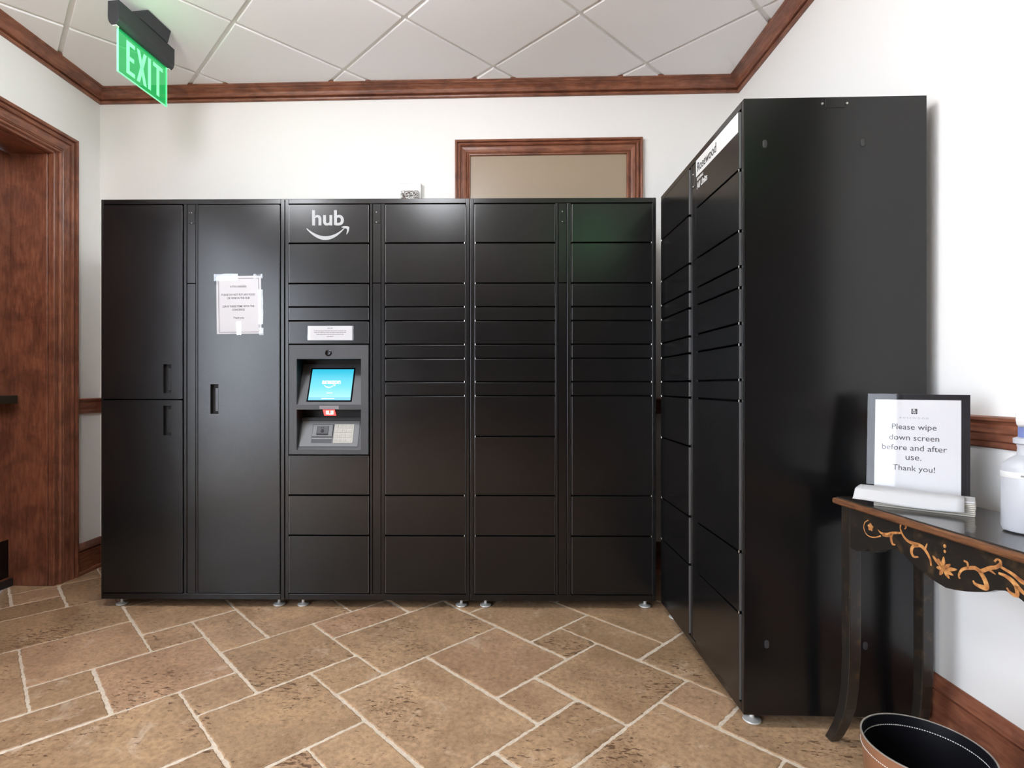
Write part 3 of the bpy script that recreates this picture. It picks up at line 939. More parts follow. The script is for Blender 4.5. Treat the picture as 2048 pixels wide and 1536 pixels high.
# end panel details (local x = LW face)
def oval(w, h, n=10):
    r = w / 2
    pts = []
    for k in range(n + 1):
        a = PI * k / n
        pts.append((r * math.cos(a), (h / 2 - r) + r * math.sin(a)))
    for k in range(n + 1):
        a = PI + PI * k / n
        pts.append((r * math.cos(a), -(h / 2 - r) + r * math.sin(a)))
    return pts
M['plug'] = mat('grey_plug', (0.035, 0.035, 0.037), 0.4)
EP = Matrix(((0, 0, 1, 0), (1, 0, 0, 0), (0, 1, 0, 0), (0, 0, 0, 1)))   # xy drawing -> local yz, normal +x
for (y, z) in ((0.067, 1.851), (0.377, 1.851), (0.073, 0.231), (0.385, 0.231)):
    rim = MB().prism([(a + y, b_ + z) for a, b_ in oval(0.0165, 0.0285)], LW - 0.003, LW - 0.0008, EP).build('slot_rim', M['black_in'], m4)
    MB().prism([(a + y, b_ + z) for a, b_ in oval(0.0125, 0.0245)], LW - 0.002, LW + 0.0002, EP).build('slot_plug', M['plug'], rim, bevel=0.0006)
cvr = MB().prism([(0.258, 1.964), (0.320, 1.964), (0.320, 1.994), (0.258, 1.994)], LW - 0.003, LW - 0.0008, EP).build('cover_outline', M['black_in'], m4)
MB().prism([(0.2595, 1.9655), (0.3185, 1.9655), (0.3185, 1.9925), (0.2595, 1.9925)], LW - 0.002, LW + 0.0004, EP).build('cover_plate', M['black'], cvr, bevel=0.0006)
for y in (0.249, 0.327):
    b = MB().prism([(y + x, 1.978 + z) for x, z in disc_poly(0, 0, 0.0034, 10)], LW - 0.002, LW + 0.0012, EP)
    b.build('screw', M['steel'], m4)
# link cable between the two rows
MB().tube([(0.006, 0.035, 1.866), (-0.002, 0.035, 1.866), (-0.004, 0.035, 1.866)], 0.012, 10).build('cable_stub', M['rubber'], m4)

# ------------------------------------------------------------------ paper notices on the lockers
cr, sr = math.cos(ROT), math.sin(ROT)
def row_pt(u, y, z):
    return (RX0 + u * cr - y * sr, RY0 + u * sr + y * cr, FOOT + z)
nt = tag(empty('paper_notice', row_pt(0.6985, DF - 0.0022, 1.473), ROT), 'white paper notice with black border taped to the tall locker door', 'notice')
nt.rotation_euler = (0, -0.012, ROT)
MB().box(-0.112, 0.112, 0.0, 0.0012, -0.147, 0.141).build('sheet', M['paper'], nt)
bd = MB()
for q in ((-0.101, 0.101, 0.1275, 0.1295), (-0.101, 0.101, -0.1395, -0.1375), (-0.101, -0.099, -0.1395, 0.1295), (0.099, 0.101, -0.1395, 0.1295)):
    bd.box(q[0], q[1], -0.0003, 0.0002, q[2], q[3])
bd.build('printed_border', M['ink'], nt)
for s, w, z in (('ATTN CARRIERS', 0.082, 0.088), ('PLEASE DO NOT PUT ANY FOOD', 0.166, 0.048), ('OR WINE IN THE HUB', 0.112, 0.031),
                ('LEAVE THESE ITEMS WITH THE', 0.158, -0.010), ('CONCIERGE', 0.062, -0.027), ('Thank you', 0.054, -0.068)):
    t = fit_text(text_mesh(s, 0.02, bold=0.0001, extrude=0.0001), w=w, h=0.0098 if s != 'Thank you' else 0.0115)
    obj('lettering', t, M['ink'], nt, (-0.002 if w < 0.17 else 0, -0.0004, z), FRONT)
_rt = random.Random(8)
def tape(u0, u1, z0, z1, parent, y=-0.0012):
    b = MB()
    n = 6
    horiz = (u1 - u0) > (z1 - z0)
    v = []
    for i in range(n + 1):
        k = i / n
        w = _rt.uniform(-0.0015, 0.0015)
        yy = y - _rt.uniform(0, 0.0012)
        if horiz:
            v += [(u0 + (u1 - u0) * k, yy, z0 + w), (u0 + (u1 - u0) * k, yy, z1 + w)]
        else:
            v += [(u0 + w, yy, z0 + (z1 - z0) * k), (u1 + w, yy, z0 + (z1 - z0) * k)]
    f = [(2 * i, 2 * i + 1, 2 * i + 3, 2 * i + 2) for i in range(n)]
    n0 = len(v)
    v2 = [(p[0], p[1] + 0.0003, p[2]) for p in v]
    b.add(v + v2, f + [tuple(n0 + i for i in reversed(q)) for q in f])
    b.build('tape', M['tape'], parent)
tape(-0.122, -0.002, 0.118, 0.152, nt)
tape(0.075, 0.121, 0.128, 0.150, nt)
tape(0.098, 0.121, -0.10, 0.072, nt)
tape(0.100, 0.122, -0.155, -0.118, nt)
tape(-0.012, 0.012, -0.153, -0.085, nt)
tape(-0.122, -0.100, 0.098, 0.152, nt)

lb = tag(empty('paper_label', row_pt(LW + 0.2295, DF - 0.0018, 1.3295), ROT), 'small white paper label taped above the touch screen', 'label')
MB().box(-0.111, 0.111, 0.0, 0.001, -0.0355, 0.0355).build('sheet', M['paper'], lb)
for k, (w, z) in enumerate(((0.030, 0.024), (0.162, 0.0105), (0.158, 0.002), (0.136, -0.0070), (0.032, -0.0175))):
    tag(obj('fine_print', fine_print(w, 0.0032, 20 + k), M['ink_grey'], lb, (0.0, -0.0004, z), FRONT), kind='stuff')
tape(0.108, 0.119, -0.036, 0.036, lb)
tape(-0.113, -0.098, -0.036, 0.030, lb)

# ------------------------------------------------------------------ framed panel on the back wall
fr = tag(empty('framed_panel', (0.278, YB, 1.15)), 'tan panel in a moulded reddish wood frame on the back wall above the lockers', 'panel')
FX, FZT, FZB = (-0.28 - 0.278, 0.836 - 0.278), 2.584 - 1.15, 0.0
fc = [(a * 0.092 / 0.118, b) for a, b in casing]
FWD = 0.092
MB().sweep(fc, (FX[0], 0, FZT), (FX[1], 0, FZT), (0, 0, -1), (0, -1, 0), 1, 1).build('frame_side', M['wood_x'], fr)
MB().sweep(fc, (FX[0], 0, FZB), (FX[1], 0, FZB), (0, 0, 1), (0, -1, 0), 1, 1).build('frame_side', M['wood_x'], fr)
MB().sweep(fc, (FX[0], 0, FZB), (FX[0], 0, FZT), (1, 0, 0), (0, -1, 0), 1, 1).build('frame_side', M['wood_z'], fr)
MB().sweep(fc, (FX[1], 0, FZB), (FX[1], 0, FZT), (-1, 0, 0), (0, -1, 0), 1, 1).build('frame_side', M['wood_z'], fr)
MB().box(FX[0] + FWD - 0.004, FX[1] - FWD + 0.004, -0.006, -0.0005, FZB + FWD - 0.004, FZT - FWD + 0.004).build('panel_board', mat('tan_panel', (0.345, 0.265, 0.185), 0.30), fr)

# ------------------------------------------------------------------ fire strobe
st = tag(empty('fire_strobe', (-0.549, YB, 2.20)), 'white wall strobe with faceted clear lens peeking above the locker row', 'strobe')
MB().box(-0.066, 0.066, -0.034, -0.0005, -0.07, 0.128).build('housing', M['white_plastic'], st, bevel=0.004, seg=2)
lens_m = mat('faceted_lens', (0.72, 0.72, 0.73), 0.08, 0.9)
_vn = N(lens_m, 'ShaderNodeTexVoronoi'); _vn.inputs['Scale'].default_value = 90
L(lens_m, mapped(lens_m), _vn.inputs['Vector']); bump(lens_m, _vn.outputs['Distance'], 0.9, 0.01)
MB().box(-0.055, 0.055, -0.058, -0.034, 0.010, 0.078).build('lens', lens_m, st, bevel=0.012, seg=3)

# ------------------------------------------------------------------ exit signs
M['exit_panel'] = None
def exit_glow(name, col, a):
    m = bpy.data.materials.new(name)
    m.use_nodes = True
    nt_ = m.node_tree
    nt_.nodes.remove(nt_.nodes['Principled BSDF'])
    e = N(m, 'ShaderNodeEmission'); e.inputs[0].default_value = (*col, 1); e.inputs[1].default_value = 1.0
    t_ = N(m, 'ShaderNodeBsdfTransparent'); t_.inputs[0].default_value = (0.72, 0.95, 0.80, 1)
    ad = N(m, 'ShaderNodeAddShader')
    em = N(m, 'ShaderNodeMixShader'); em.inputs[0].default_value = a
    L(m, t_.outputs[0], em.inputs[1]); L(m, e.outputs[0], em.inputs[2])
    L(m, em.outputs[0], nt_.nodes['Material Output'].inputs['Surface'])
    return m
M['exit_panel'] = exit_glow('edge_lit_green_acrylic', (0.02, 0.60, 0.16), 0.40)
M['exit_letter'] = mat('lit_green_letters', (0.2, 0.6, 0.3), 0.4, emit=(0.12, 0.84, 0.27), estr=1.0)
M['exit_edge'] = mat('lit_green_edge', (0.2, 0.6, 0.3), 0.2, emit=(0.16, 1.0, 0.38), estr=1.0)
def make_exit(loc, rz, label):
    root = tag(empty('exit_sign', loc, rz), label, 'exit sign', 'ceiling exit signs')
    # local: x along length, faces local -y; origin at the ceiling
    LN, HW = 0.372, 0.0285
    prof = [(-HW, -0.056), (HW, -0.056), (HW, -0.128)]
    for k in range(5):
        a = -k / 4 * PI / 2
        prof.append((HW * 0.25 + HW * 0.75 * math.cos(a), -0.128 + 0.036 * math.sin(a)))
    for k in range(5):
        a = -PI / 2 - k / 4 * PI / 2
        prof.append((-HW * 0.25 + HW * 0.75 * math.cos(a), -0.128 + 0.036 * math.sin(a)))
    PM = Matrix(((0, 0, 1, 0), (1, 0, 0, 0), (0, 1, 0, 0), (0, 0, 0, 1)))
    MB().prism(prof, -LN / 2, LN / 2, PM).build('housing', M['exit_body'], root, bevel=0.001)
    MB().hexa([(-0.09 + 0.03, -0.032, -0.056), (0.10 + 0.03, -0.032, -0.056), (-0.09 + 0.03, 0.032, -0.056), (0.10 + 0.03, 0.032, -0.056),
               (-0.075 + 0.03, -0.060, -0.009), (0.085 + 0.03, -0.060, -0.009), (-0.075 + 0.03, 0.060, -0.009), (0.085 + 0.03, 0.060, -0.009)]).build('canopy', M['exit_body'], root)
    pz0, pz1 = -0.366, -0.160
    pl = MB().box(-0.158, 0.158, -0.003, 0.003, pz0 + 0.003, pz1).build('panel', M['exit_panel'], root)
    eg = MB().box(-0.163, -0.158, -0.003, 0.003, pz0, pz1).box(0.158, 0.163, -0.003, 0.003, pz0, pz1).box(-0.158, 0.158, -0.003, 0.003, pz0, pz0 + 0.003)
    eg.build('panel_edge', M['exit_edge'], pl)
    strk = 0.0185
    z0, z1 = pz0 + 0.022, pz1 - 0.030
    let = MB()
    def bar(x0, x1, a, b): let.box(x0, x1, -0.0042, -0.003, a, b)
    x = -0.112
    bar(x, x + strk, z0, z1); bar(x + strk, x + 0.052, z0, z0 + strk); bar(x + strk, x + 0.052, z1 - strk, z1); bar(x + strk, x + 0.046, (z0 + z1) / 2 - strk / 2, (z0 + z1) / 2 + strk / 2)
    x = -0.047
    w = 0.064
    for s in (0, 1):
        a, b_ = (x, x + w - strk) if s == 0 else (x + w - strk, x)
        let.hexa([(a, -0.0042, z0), (a + strk, -0.0042, z0), (a, -0.003, z0), (a + strk, -0.003, z0), (b_, -0.0042, z1), (b_ + strk, -0.0042, z1), (b_, -0.003, z1), (b_ + strk, -0.003, z1)])
    x = 0.027
    bar(x, x + strk, z0, z1)
    x = 0.062
    bar(x, x + 0.066, z1 - strk, z1); bar(x + 0.033 - strk / 2, x + 0.033 + strk / 2, z0, z1 - strk)
    let.build('letters', M['exit_letter'], pl)
    for s in (-1, 1):
        MB().box(s * 0.172 - 0.008, s * 0.172 + 0.008, -0.010, 0.010, -0.168, -0.160).build('end_clip', M['white_plastic'], root)
    gl = bpy.data.lights.new('exit_glow', 'POINT'); gl.energy = 0.40; gl.color = (0.15, 1.0, 0.35); gl.shadow_soft_size = 0.10
    go = bpy.data.objects.new('exit_glow', gl); COL.objects.link(go); go.parent = root; go.location = (-0.1, -0.08, -0.20)
    return root
# local -y must face +x (into the room, seen from the camera): rz = +90deg => local x -> +y, -y -> +x
ex1 = make_exit((-1.752, 2.610, CEIL), PI / 2 - 0.085, 'green edge-lit exit sign hanging from the ceiling at upper left')
ex2 = copy_tree(ex1)
ex2.location = (1.02, -0.55, CEIL)
ex2.rotation_euler = (0, 0, PI)
for _c in ex2.children:
    if _c.type == 'LIGHT':
        _c.data = _c.data.copy(); _c.data.energy = 3.0
ex2['label'] = 'exit sign behind the viewpoint, seen as a green glow on the locker doors'

# unseen globes above the viewpoint, added as fill for walls and ceiling
M['globe'] = mat('fill_globe_glow', (0.8, 0.8, 0.8), 0.4, emit=(0.93, 0.955, 1.0), estr=23.0)
for gx, lab in ((-1.45, 'added round fill globe above the viewpoint on the left'), (-0.40, 'added round fill globe above the viewpoint on the right')):
    gl_ = tag(empty('fill_globe', (gx, 1.38, CEIL)), lab, 'light', 'added fill globes')
    MB().lathe([(0.002, -0.008), (0.075, -0.008), (0.075, -0.030), (0.020, -0.040), (0.020, -0.125), (0.002, -0.125)], 24).build('mount', M['dark_metal'], gl_, smooth=True)
    MB().lathe([(0.004 + 0.20 * math.sin(PI * k / 16), -0.32 + 0.20 * math.cos(PI * k / 16)) for k in range(17)], 32).build('globe', M['globe'], gl_, smooth=True)

# ------------------------------------------------------------------ console table
TTH = math.radians(4.0)
TROT = TTH - PI / 2            # local x = along the length toward the viewer, local y = toward the wall
TO = (1.026, 1.729)
TL_, TD, TZ = 0.76, 0.31, 0.768
tb = tag(empty('console_table', (TO[0], TO[1], 0), TROT), 'black lacquered console table with gold painted scrolls against the right wall', 'table')
def lacquer():
    m = mat('black_brown_lacquer', (0.018, 0.014, 0.011), 0.30, coat=0.2)
    v = mapped(m)
    n = noise_node(m, v, 30, 6, 0.75)
    r = ramp(m, n.outputs['Fac'], [(0.52, (0.013, 0.011, 0.009)), (0.66, (0.045, 0.028, 0.014)), (0.80, (0.13, 0.075, 0.03))])
    L(m, r.outputs[0], m.node_tree.nodes['Principled BSDF'].inputs['Base Color'])
    return m
M['lacquer'] = lacquer()
M['edge_brown'] = mat('worn_brown_edge', (0.14, 0.06, 0.028), 0.35)
_n = noise_node(M['edge_brown'], mapped(M['edge_brown'], (3, 30, 30)), 5, 5, 0.7)
_r = ramp(M['edge_brown'], _n.outputs['Fac'], [(0.3, (0.05, 0.02, 0.012)), (0.5, (0.14, 0.058, 0.026)), (0.75, (0.26, 0.12, 0.05))])
L(M['edge_brown'], _r.outputs[0], M['edge_brown'].node_tree.nodes['Principled BSDF'].inputs['Base Color'])
M['gold'] = mat('ochre_gold_paint', (0.42, 0.19, 0.055), 0.5)
_n = noise_node(M['gold'], mapped(M['gold']), 60, 4)
_r = ramp(M['gold'], _n.outputs['Fac'], [(0.35, (0.24, 0.085, 0.03)), (0.55, (0.45, 0.20, 0.06)), (0.72, (0.62, 0.34, 0.13))])
L(M['gold'], _r.outputs[0], M['gold'].node_tree.nodes['Principled BSDF'].inputs['Base Color'])
M['top'] = mat('dark_grey_brown_lacquer', (0.030, 0.024, 0.019), 0.22, coat=0.3)
# top: slab plus moulded edge pieces
MB().box(0.007, TL_ - 0.007, 0.007, TD, TZ - 0.012, TZ).build('table_top', M['top'], tb, bevel=0.002, seg=2)
edge = [(0.0, 0.0), (0.0, 0.006), (0.003, 0.010), (0.008, 0.011), (0.008, 0.0)]
edge2 = [(0.010, -0.010), (0.004, -0.008), (0.0, -0.004), (0.0, 0.0), (0.010, 0.0)]
for nm, p0, p1, A in (('edge_moulding', (0, 0, TZ - 0.014), (TL_, 0, TZ - 0.014), (0, 1, 0)), ('edge_moulding', (0, 0, TZ - 0.014), (0, TD, TZ - 0.014), (1, 0, 0)), ('edge_moulding', (TL_, 0, TZ - 0.014), (TL_, TD, TZ - 0.014), (-1, 0, 0))):
    m1_ = 1 if A == (0, 1, 0) else 0
    MB().sweep(edge, p0, p1, A, (0, 0, 1), 1, m1_).sweep(edge2, p0, p1, A, (0, 0, 1), 1, m1_).build(nm, M['edge_brown'], tb)
# aprons
half = [(0.050, 0.624), (0.085, 0.622), (0.108, 0.628), (0.120, 0.637), (0.128, 0.642), (0.140, 0.638), (0.155, 0.640), (0.170, 0.646), (0.190, 0.660), (0.211, 0.669), (0.235, 0.671), (0.255, 0.665), (0.278, 0.652), (0.305, 0.642), (0.330, 0.634), (0.355, 0.628)]
C_ = TL_ / 2
low = half + [(C_, 0.624)] + [(TL_ - a, z) for a, z in reversed(half)]
poly = [(TL_ - 0.03, TZ - 0.022), (0.03, TZ - 0.022), (0.03, 0.624)] + low + [(TL_ - 0.03, 0.624)]
APM = Matrix(((1, 0, 0, 0), (0, 0, 1, 0), (0, 1, 0, 0), (0, 0, 0, 1)))   # xy drawing -> xz, extrude along y
apron = MB().prism(poly, 0.016, 0.034, APM).build('apron', M['lacquer'], tb)
sidepoly = [(0.275, TZ - 0.022), (0.034, TZ - 0.022), (0.034, 0.63), (0.06, 0.628), (0.085, 0.640), (0.11, 0.652), (0.155, 0.660), (0.20, 0.652), (0.225, 0.640), (0.25, 0.628), (0.275, 0.63)]
for x0 in (0.026, TL_ - 0.042):
    MB().prism(sidepoly, x0, x0 + 0.016, EP).build('side_apron', M['lacquer'], tb)
MB().box(0.05, TL_ - 0.05, 0.262, 0.275, 0.65, TZ - 0.012).build('back_rail', M['lacquer'], tb)
# legs: straight, then sweeping outward to a scrolled toe
def leg(ax, by, sx, sy):
    w = 0.036
    prof = [(TZ - 0.022, 0, 1.0), (0.40, 0, 1.0), (0.28, 0.0, 0.98), (0.20, 0.004, 0.95), (0.13, 0.012, 0.92), (0.07, 0.028, 0.88), (0.03, 0.044, 0.86), (0.006, 0.056, 0.80), (0.0005, 0.058, 0.70)]
    b = MB()
    v, f = [], []
    for z, o, k in prof:
        hw = w * k / 2
        cx, cy = ax + sx * o, by + sy * o * 0.35
        v += [(cx - hw, cy - hw, z), (cx + hw, cy - hw, z), (cx + hw, cy + hw, z), (cx - hw, cy + hw, z)]
    n = len(prof)
    for i in range(n - 1):
        for k in range(4):
            f.append((4 * i + k, 4 * i + (k + 1) % 4, 4 * i + 4 + (k + 1) % 4, 4 * i + 4 + k))
    f += [(0, 1, 2, 3), tuple(4 * (n - 1) + k for k in (3, 2, 1, 0))]
    return b.add(v, f).build('leg', M['lacquer'], tb, bevel=0.0025, seg=2)
leg(0.038, 0.032, -1, -1); leg(TL_ - 0.038, 0.032, 1, -1); leg(0.040, 0.257, -0.6, 0); leg(TL_ - 0.040, 0.257, 0.6, 0)

# painted scrolls on the apron: strokes with varying width (local x, z)
STROKES = [
 ([(0.1305,0.7248),(0.1171,0.7158),(0.1121,0.7004),(0.1191,0.6853),(0.1342,0.6796),(0.1565,0.683),(0.1763,0.6926)], 0.0026, 0.0024, 0.0040),
 ([(0.1655,0.7074),(0.1781,0.7013),(0.1991,0.7029),(0.2195,0.7124),(0.2459,0.7196)], 0.0015, 0.0090, 0.0050),
 ([(0.1830,0.6960),(0.2000,0.6985),(0.2195,0.7090)], 0.0030, 0.0050, 0.0040),
 ([(0.2161,0.7115),(0.2127,0.6974),(0.2178,0.6829),(0.2278,0.6832)], 0.0090, 0.0080, 0.0030),
 ([(0.2426,0.7343),(0.2523,0.7162),(0.2682,0.7052),(0.2898,0.7038),(0.3108,0.7037),(0.3255,0.6945),(0.3369,0.6786),(0.3398,0.6637)], 0.0030, 0.0100, 0.0040),
 ([(0.2443,0.7300),(0.2459,0.7416),(0.2555,0.7453),(0.2635,0.7397),(0.2587,0.7333)], 0.0040, 0.0035, 0.0040),
 ([(0.3019,0.7023),(0.2853,0.6949),(0.2807,0.6809),(0.2868,0.6702),(0.3019,0.6737)], 0.0080, 0.0085, 0.0035),
 ([(0.3220,0.6990),(0.3284,0.715)], 0.0050, 0.0040, 0.0020),
 ([(0.4185,0.6589),(0.416,0.6671),(0.4247,0.6827),(0.4395,0.691),(0.4563,0.6966),(0.4703,0.6948),(0.4908,0.7082),(0.5062,0.7155),(0.5149,0.7247)], 0.0035, 0.0090, 0.0080),
 ([(0.4285,0.7043),(0.4371,0.7026),(0.4395,0.6910)], 0.0045, 0.0045, 0.0050),
 ([(0.5149,0.7184),(0.5149,0.731),(0.5073,0.7328),(0.5019,0.7258)], 0.0070, 0.0045, 0.0045),
 ([(0.468,0.6930),(0.4795,0.6783),(0.484,0.6626),(0.4703,0.6597),(0.4563,0.6612),(0.4515,0.6673)], 0.0100, 0.0110, 0.0030),
 ([(0.4900,0.7040),(0.5040,0.6990)], 0.0060, 0.0040, 0.0020),
 ([(0.5106,0.7042),(0.5255,0.7031),(0.5401,0.6978),(0.5523,0.6879),(0.5700,0.6790),(0.5860,0.6830)], 0.0045, 0.0110, 0.0040),
 ([(0.5483,0.6905),(0.5503,0.6708),(0.536,0.6715),(0.5287,0.6792)], 0.0090, 0.0075, 0.0030),
]
def catmull(pts, n=6):
    P = [pts[0]] + list(pts) + [pts[-1]]
    out = []
    for i in range(1, len(P) - 2):
        for k in range(n):
            t = k / n
            q = []
            for d in (0, 1):
                p0, p1, p2, p3 = P[i - 1][d], P[i][d], P[i + 1][d], P[i + 2][d]
                q.append(0.5 * (2 * p1 + (p2 - p0) * t + (2 * p0 - 5 * p1 + 4 * p2 - p3) * t * t + (3 * p1 - p0 - 3 * p2 + p3) * t ** 3))
            out.append(tuple(q))
    out.append(pts[-1])
    return out
YA0, YA1 = 0.0152, 0.0165
def ribbon(b, pts, w0, w1, w2):
    c = catmull(pts)
    n = len(c)
    v, f = [], []
    for i, p in enumerate(c):
        a, d = c[max(i - 1, 0)], c[min(i + 1, n - 1)]
        tx, tz = d[0] - a[0], d[1] - a[1]
        l = math.hypot(tx, tz) or 1
        nx, nz = -tz / l, tx / l
        t = i / (n - 1)
        w = (w0 + (w1 - w0) * t * 2 if t < 0.5 else w1 + (w2 - w1) * (t - 0.5) * 2) / 2
        for y in (YA0, YA1):
            v += [(p[0] + nx * w, y, p[1] + nz * w), (p[0] - nx * w, y, p[1] - nz * w)]
    for i in range(n - 1):
        k = 4 * i
        f += [(k, k + 1, k + 5, k + 4), (k + 2, k + 6, k + 7, k + 3), (k, k + 4, k + 6, k + 2), (k + 1, k + 3, k + 7, k + 5)]
    f += [(0, 2, 3, 1), tuple(4 * (n - 1) + q for q in (0, 1, 3, 2))]
    b.add(v, f)
for pts, a, c, d in STROKES + [([(2 * C_ - x, z) for x, z in q[0]],) + q[1:] for q in STROKES[:2]]:
    orn = MB()
    ribbon(orn, pts, a, c, d)
    orn.build('painted_scroll', M['gold'], apron)
def petal(b, x, z, tx, tz, w, y0=YA0, y1=YA1):
    mx, mz = (x * 0.45 + tx * 0.55), (z * 0.45 + tz * 0.55)
    l = math.hypot(tx - x, tz - z); nx, nz = -(tz - z) / l, (tx - x) / l
    q = [(x, z), (x * 0.8 + tx * 0.2 - nx * w * .3, z * 0.8 + tz * 0.2 - nz * w * .3), (mx - nx * w / 2, mz - nz * w / 2), (tx * 0.9 + x * 0.1 - nx * w * .22, tz * 0.9 + z * 0.1 - nz * w * .22), (tx, tz),
         (tx * 0.9 + x * 0.1 + nx * w * .22, tz * 0.9 + z * 0.1 + nz * w * .22), (mx + nx * w / 2, mz + nz * w / 2), (x * 0.8 + tx * 0.2 + nx * w * .3, z * 0.8 + tz * 0.2 + nz * w * .3)]
    b.prism(q, y0, y1, APM)
fl = MB()
for tx, tz in [(0.3756,0.698),(0.3593,0.6881),(0.344,0.6905),(0.3942,0.6852),(0.4122,0.6784),(0.4019,0.6611),(0.3915,0.6493),(0.3648,0.6494),(0.3552,0.6652)]:
    petal(fl, 0.3743, 0.6669, tx, tz, 0.0095, YA0 - 0.0004)
fl.build('painted_lotus', M['gold'], apron)
for cx_ in (0.138, 2 * C_ - 0.138):
    fl = MB()
    for k in range(5):
        a = PI / 2 + k * 2 * PI / 5
        petal(fl, cx_, 0.7071, cx_ + 0.0105 * math.cos(a), 0.7071 + 0.0125 * math.sin(a), 0.0095)
    fl.build('painted_blossom', M['gold'], apron)
dd = MB()
for z, r in ((0.7235, 0.0046), (0.7106, 0.0040)):
    dd.prism([(0.3783 + r * 0.8 * math.cos(2 * PI * k / 10), z + r * math.sin(2 * PI * k / 10)) for k in range(10)], YA0, YA1, APM)
dd.build('painted_dots', M['gold'], apron)

# ------------------------------------------------------------------ framed sign on the table
SDX, SDY = 0.766, -0.643
sa = math.atan2(SDY, SDX)
SL = (1.103, 1.690)
SWD, SHT = 0.235, 0.319
lean = 0.12
sign = tag(empty('tabletop_sign', (SL[0], SL[1], TZ), sa), 'black-bordered sign in clear acrylic asking to wipe the screen, on the console table', 'sign')
# local x along width, local y = back; face leans back
def sp(x, y, z):
    return (x, y * math.cos(lean) + z * math.sin(lean), z * math.cos(lean) - y * math.sin(lean))
def sbox(x0, x1, y0, y1, z0, z1):
    return MB().hexa([sp(x, y, z) for z in (z0, z1) for y in (y0, y1) for x in (x0, x1)])
LR = (PI / 2 - lean, 0, 0)
sbox(0.004, SWD, 0.0015, 0.005, 0.002, SHT).build('backing', mat('black_sign_board', (0.010, 0.010, 0.014), 0.6, spec=0.08), sign)
PX0, PX1, PZ0, PZ1 = 0.019, 0.216, 0.030, SHT - 0.016
sheet = sbox(PX0, PX1, 0.0008, 0.0015, PZ0, PZ1).build('sheet', M['paper'], sign)
pcx = (PX0 + PX1) / 2
def stext(s, size, x, z, w=None, h=None, m='ink', sp_=1.0, bold=0.0):
    t = fit_text(text_mesh(s, size, extrude=0.0001, spacing=sp_, bold=bold), w=w, h=h)
    return obj('lettering', t, M[m], sheet, sp(x, 0.0006, z), LR)
for s, w, h, z in (('Please wipe', 0.1030, 0.0215, 0.2205), ('down screen', 0.1150, 0.0165, 0.1915), ('before and after', 0.1490, 0.0165, 0.1620),
                   ('use.', 0.0365, 0.0115, 0.1320), ('Thank you!', 0.0970, 0.0210, 0.1000)):
    stext(s, 0.02, pcx - 0.006, z, w, h)
# emblem: black square with R over W
ec = (pcx - 0.005, 0.2690)
sbox(ec[0] - 0.0068, ec[0] + 0.0068, 0.0003, 0.0008, ec[1] - 0.0080, ec[1] + 0.0075).build('emblem', M['ink'], sheet)
t = fit_text(text_mesh('R', 0.01, extrude=0.0001, bold=0.0002), w=0.007, h=0.0065); obj('emblem_letter', t, M['paper'], sheet, sp(ec[0], 0.0001, ec[1] + 0.0032), LR)
t = fit_text(text_mesh('W', 0.01, extrude=0.0001, bold=0.0002), w=0.010, h=0.0065); obj('emblem_letter', t, M['paper'], sheet, sp(ec[0], 0.0001, ec[1] - 0.0038), LR)
stext('R O S E W O O D', 0.01, pcx - 0.006, 0.2495, 0.066, 0.0042, 'ink_grey')
sbox(0.0, SWD + 0.001, -0.0030, -0.0008, 0.0, SHT + 0.001).build('acrylic_front', M['acrylic'], sign)
MB().hexa([(SWD * 0.4, 0.004, 0.0), (SWD * 0.6, 0.004, 0.0), (SWD * 0.4, 0.055, 0.0), (SWD * 0.6, 0.055, 0.0), sp(SWD * 0.4, 0.005, 0.2), sp(SWD * 0.6, 0.005, 0.2), sp(SWD * 0.4, 0.008, 0.2), sp(SWD * 0.6, 0.008, 0.2)]).build('easel_back', M['black_in'], sign)

# ------------------------------------------------------------------ folded paper towels in front of the sign
tw_o = (SL[0] + SDX * 0.0 + -0.643 * 0.100, SL[1] + SDY * 0.0 + -0.766 * 0.100)
tw = tag(empty('paper_towels', (tw_o[0], tw_o[1], TZ), sa), 'stack of white folded paper towels in front of the tabletop sign', 'paper towels')
M['towel'] = mat('white_towel', (0.52, 0.52, 0.525), 0.75)
M['towel_side'] = mat('cream_towel_edges', (0.50, 0.47, 0.41), 0.85)
_ro = random.Random(4)
NL = 8
for k in range(NL):
    j = [_ro.uniform(-0.0012, 0.0012) for _ in range(4)]
    h = 0.0398 / NL
    MB().box(0.030 + j[0], 0.246 + j[1], 0.002 + j[2], 0.094 + j[3], k * h + 0.0002, (k + 1) * h - 0.0004).build('folded_towel', M['towel_side'] if k < NL - 1 else M['towel'], tw, bevel=0.0012)
# topmost towel, its flap hanging over the front edge and past the left end
prof_t = [(0.093, 0.0405), (0.070, 0.0450), (0.045, 0.0500), (0.020, 0.0490), (0.004, 0.0455), (-0.004, 0.0400), (-0.010, 0.0290), (-0.015, 0.0180), (-0.018, 0.0120)]
v, f = [], []
NX = 12
for i in range(NX + 1):
    t = i / NX
    for k, (y, z) in enumerate(prof_t):
        x = -0.012 + 0.236 * t + (0.010 * (1 - k / 4) if (i == 0 and k < 4) else 0)
        if i == 0 and k >= 5: x -= 0.006 * (k - 4) / 4
        zz = z + 0.0035 * math.sin(t * 5 + k * 0.2) * (0.3 if k < 4 else 0.8) - (0.006 * t * max(0, (4 - k)) / 4) + 0.0025 * (1 - t) * (k > 4)
        v.append((x, y - 0.004 * (1 - t) * (k > 4), zz))
m_ = len(prof_t)
for i in range(NX):
    for k in range(m_ - 1):
        f.append((i * m_ + k, (i + 1) * m_ + k, (i + 1) * m_ + k + 1, i * m_ + k + 1))
o = MB().add(v, f).build('top_flap', M['towel'], tw, smooth=True)
s_ = o.modifiers.new('thickness', 'SOLIDIFY'); s_.thickness = 0.0012; s_.offset = 0

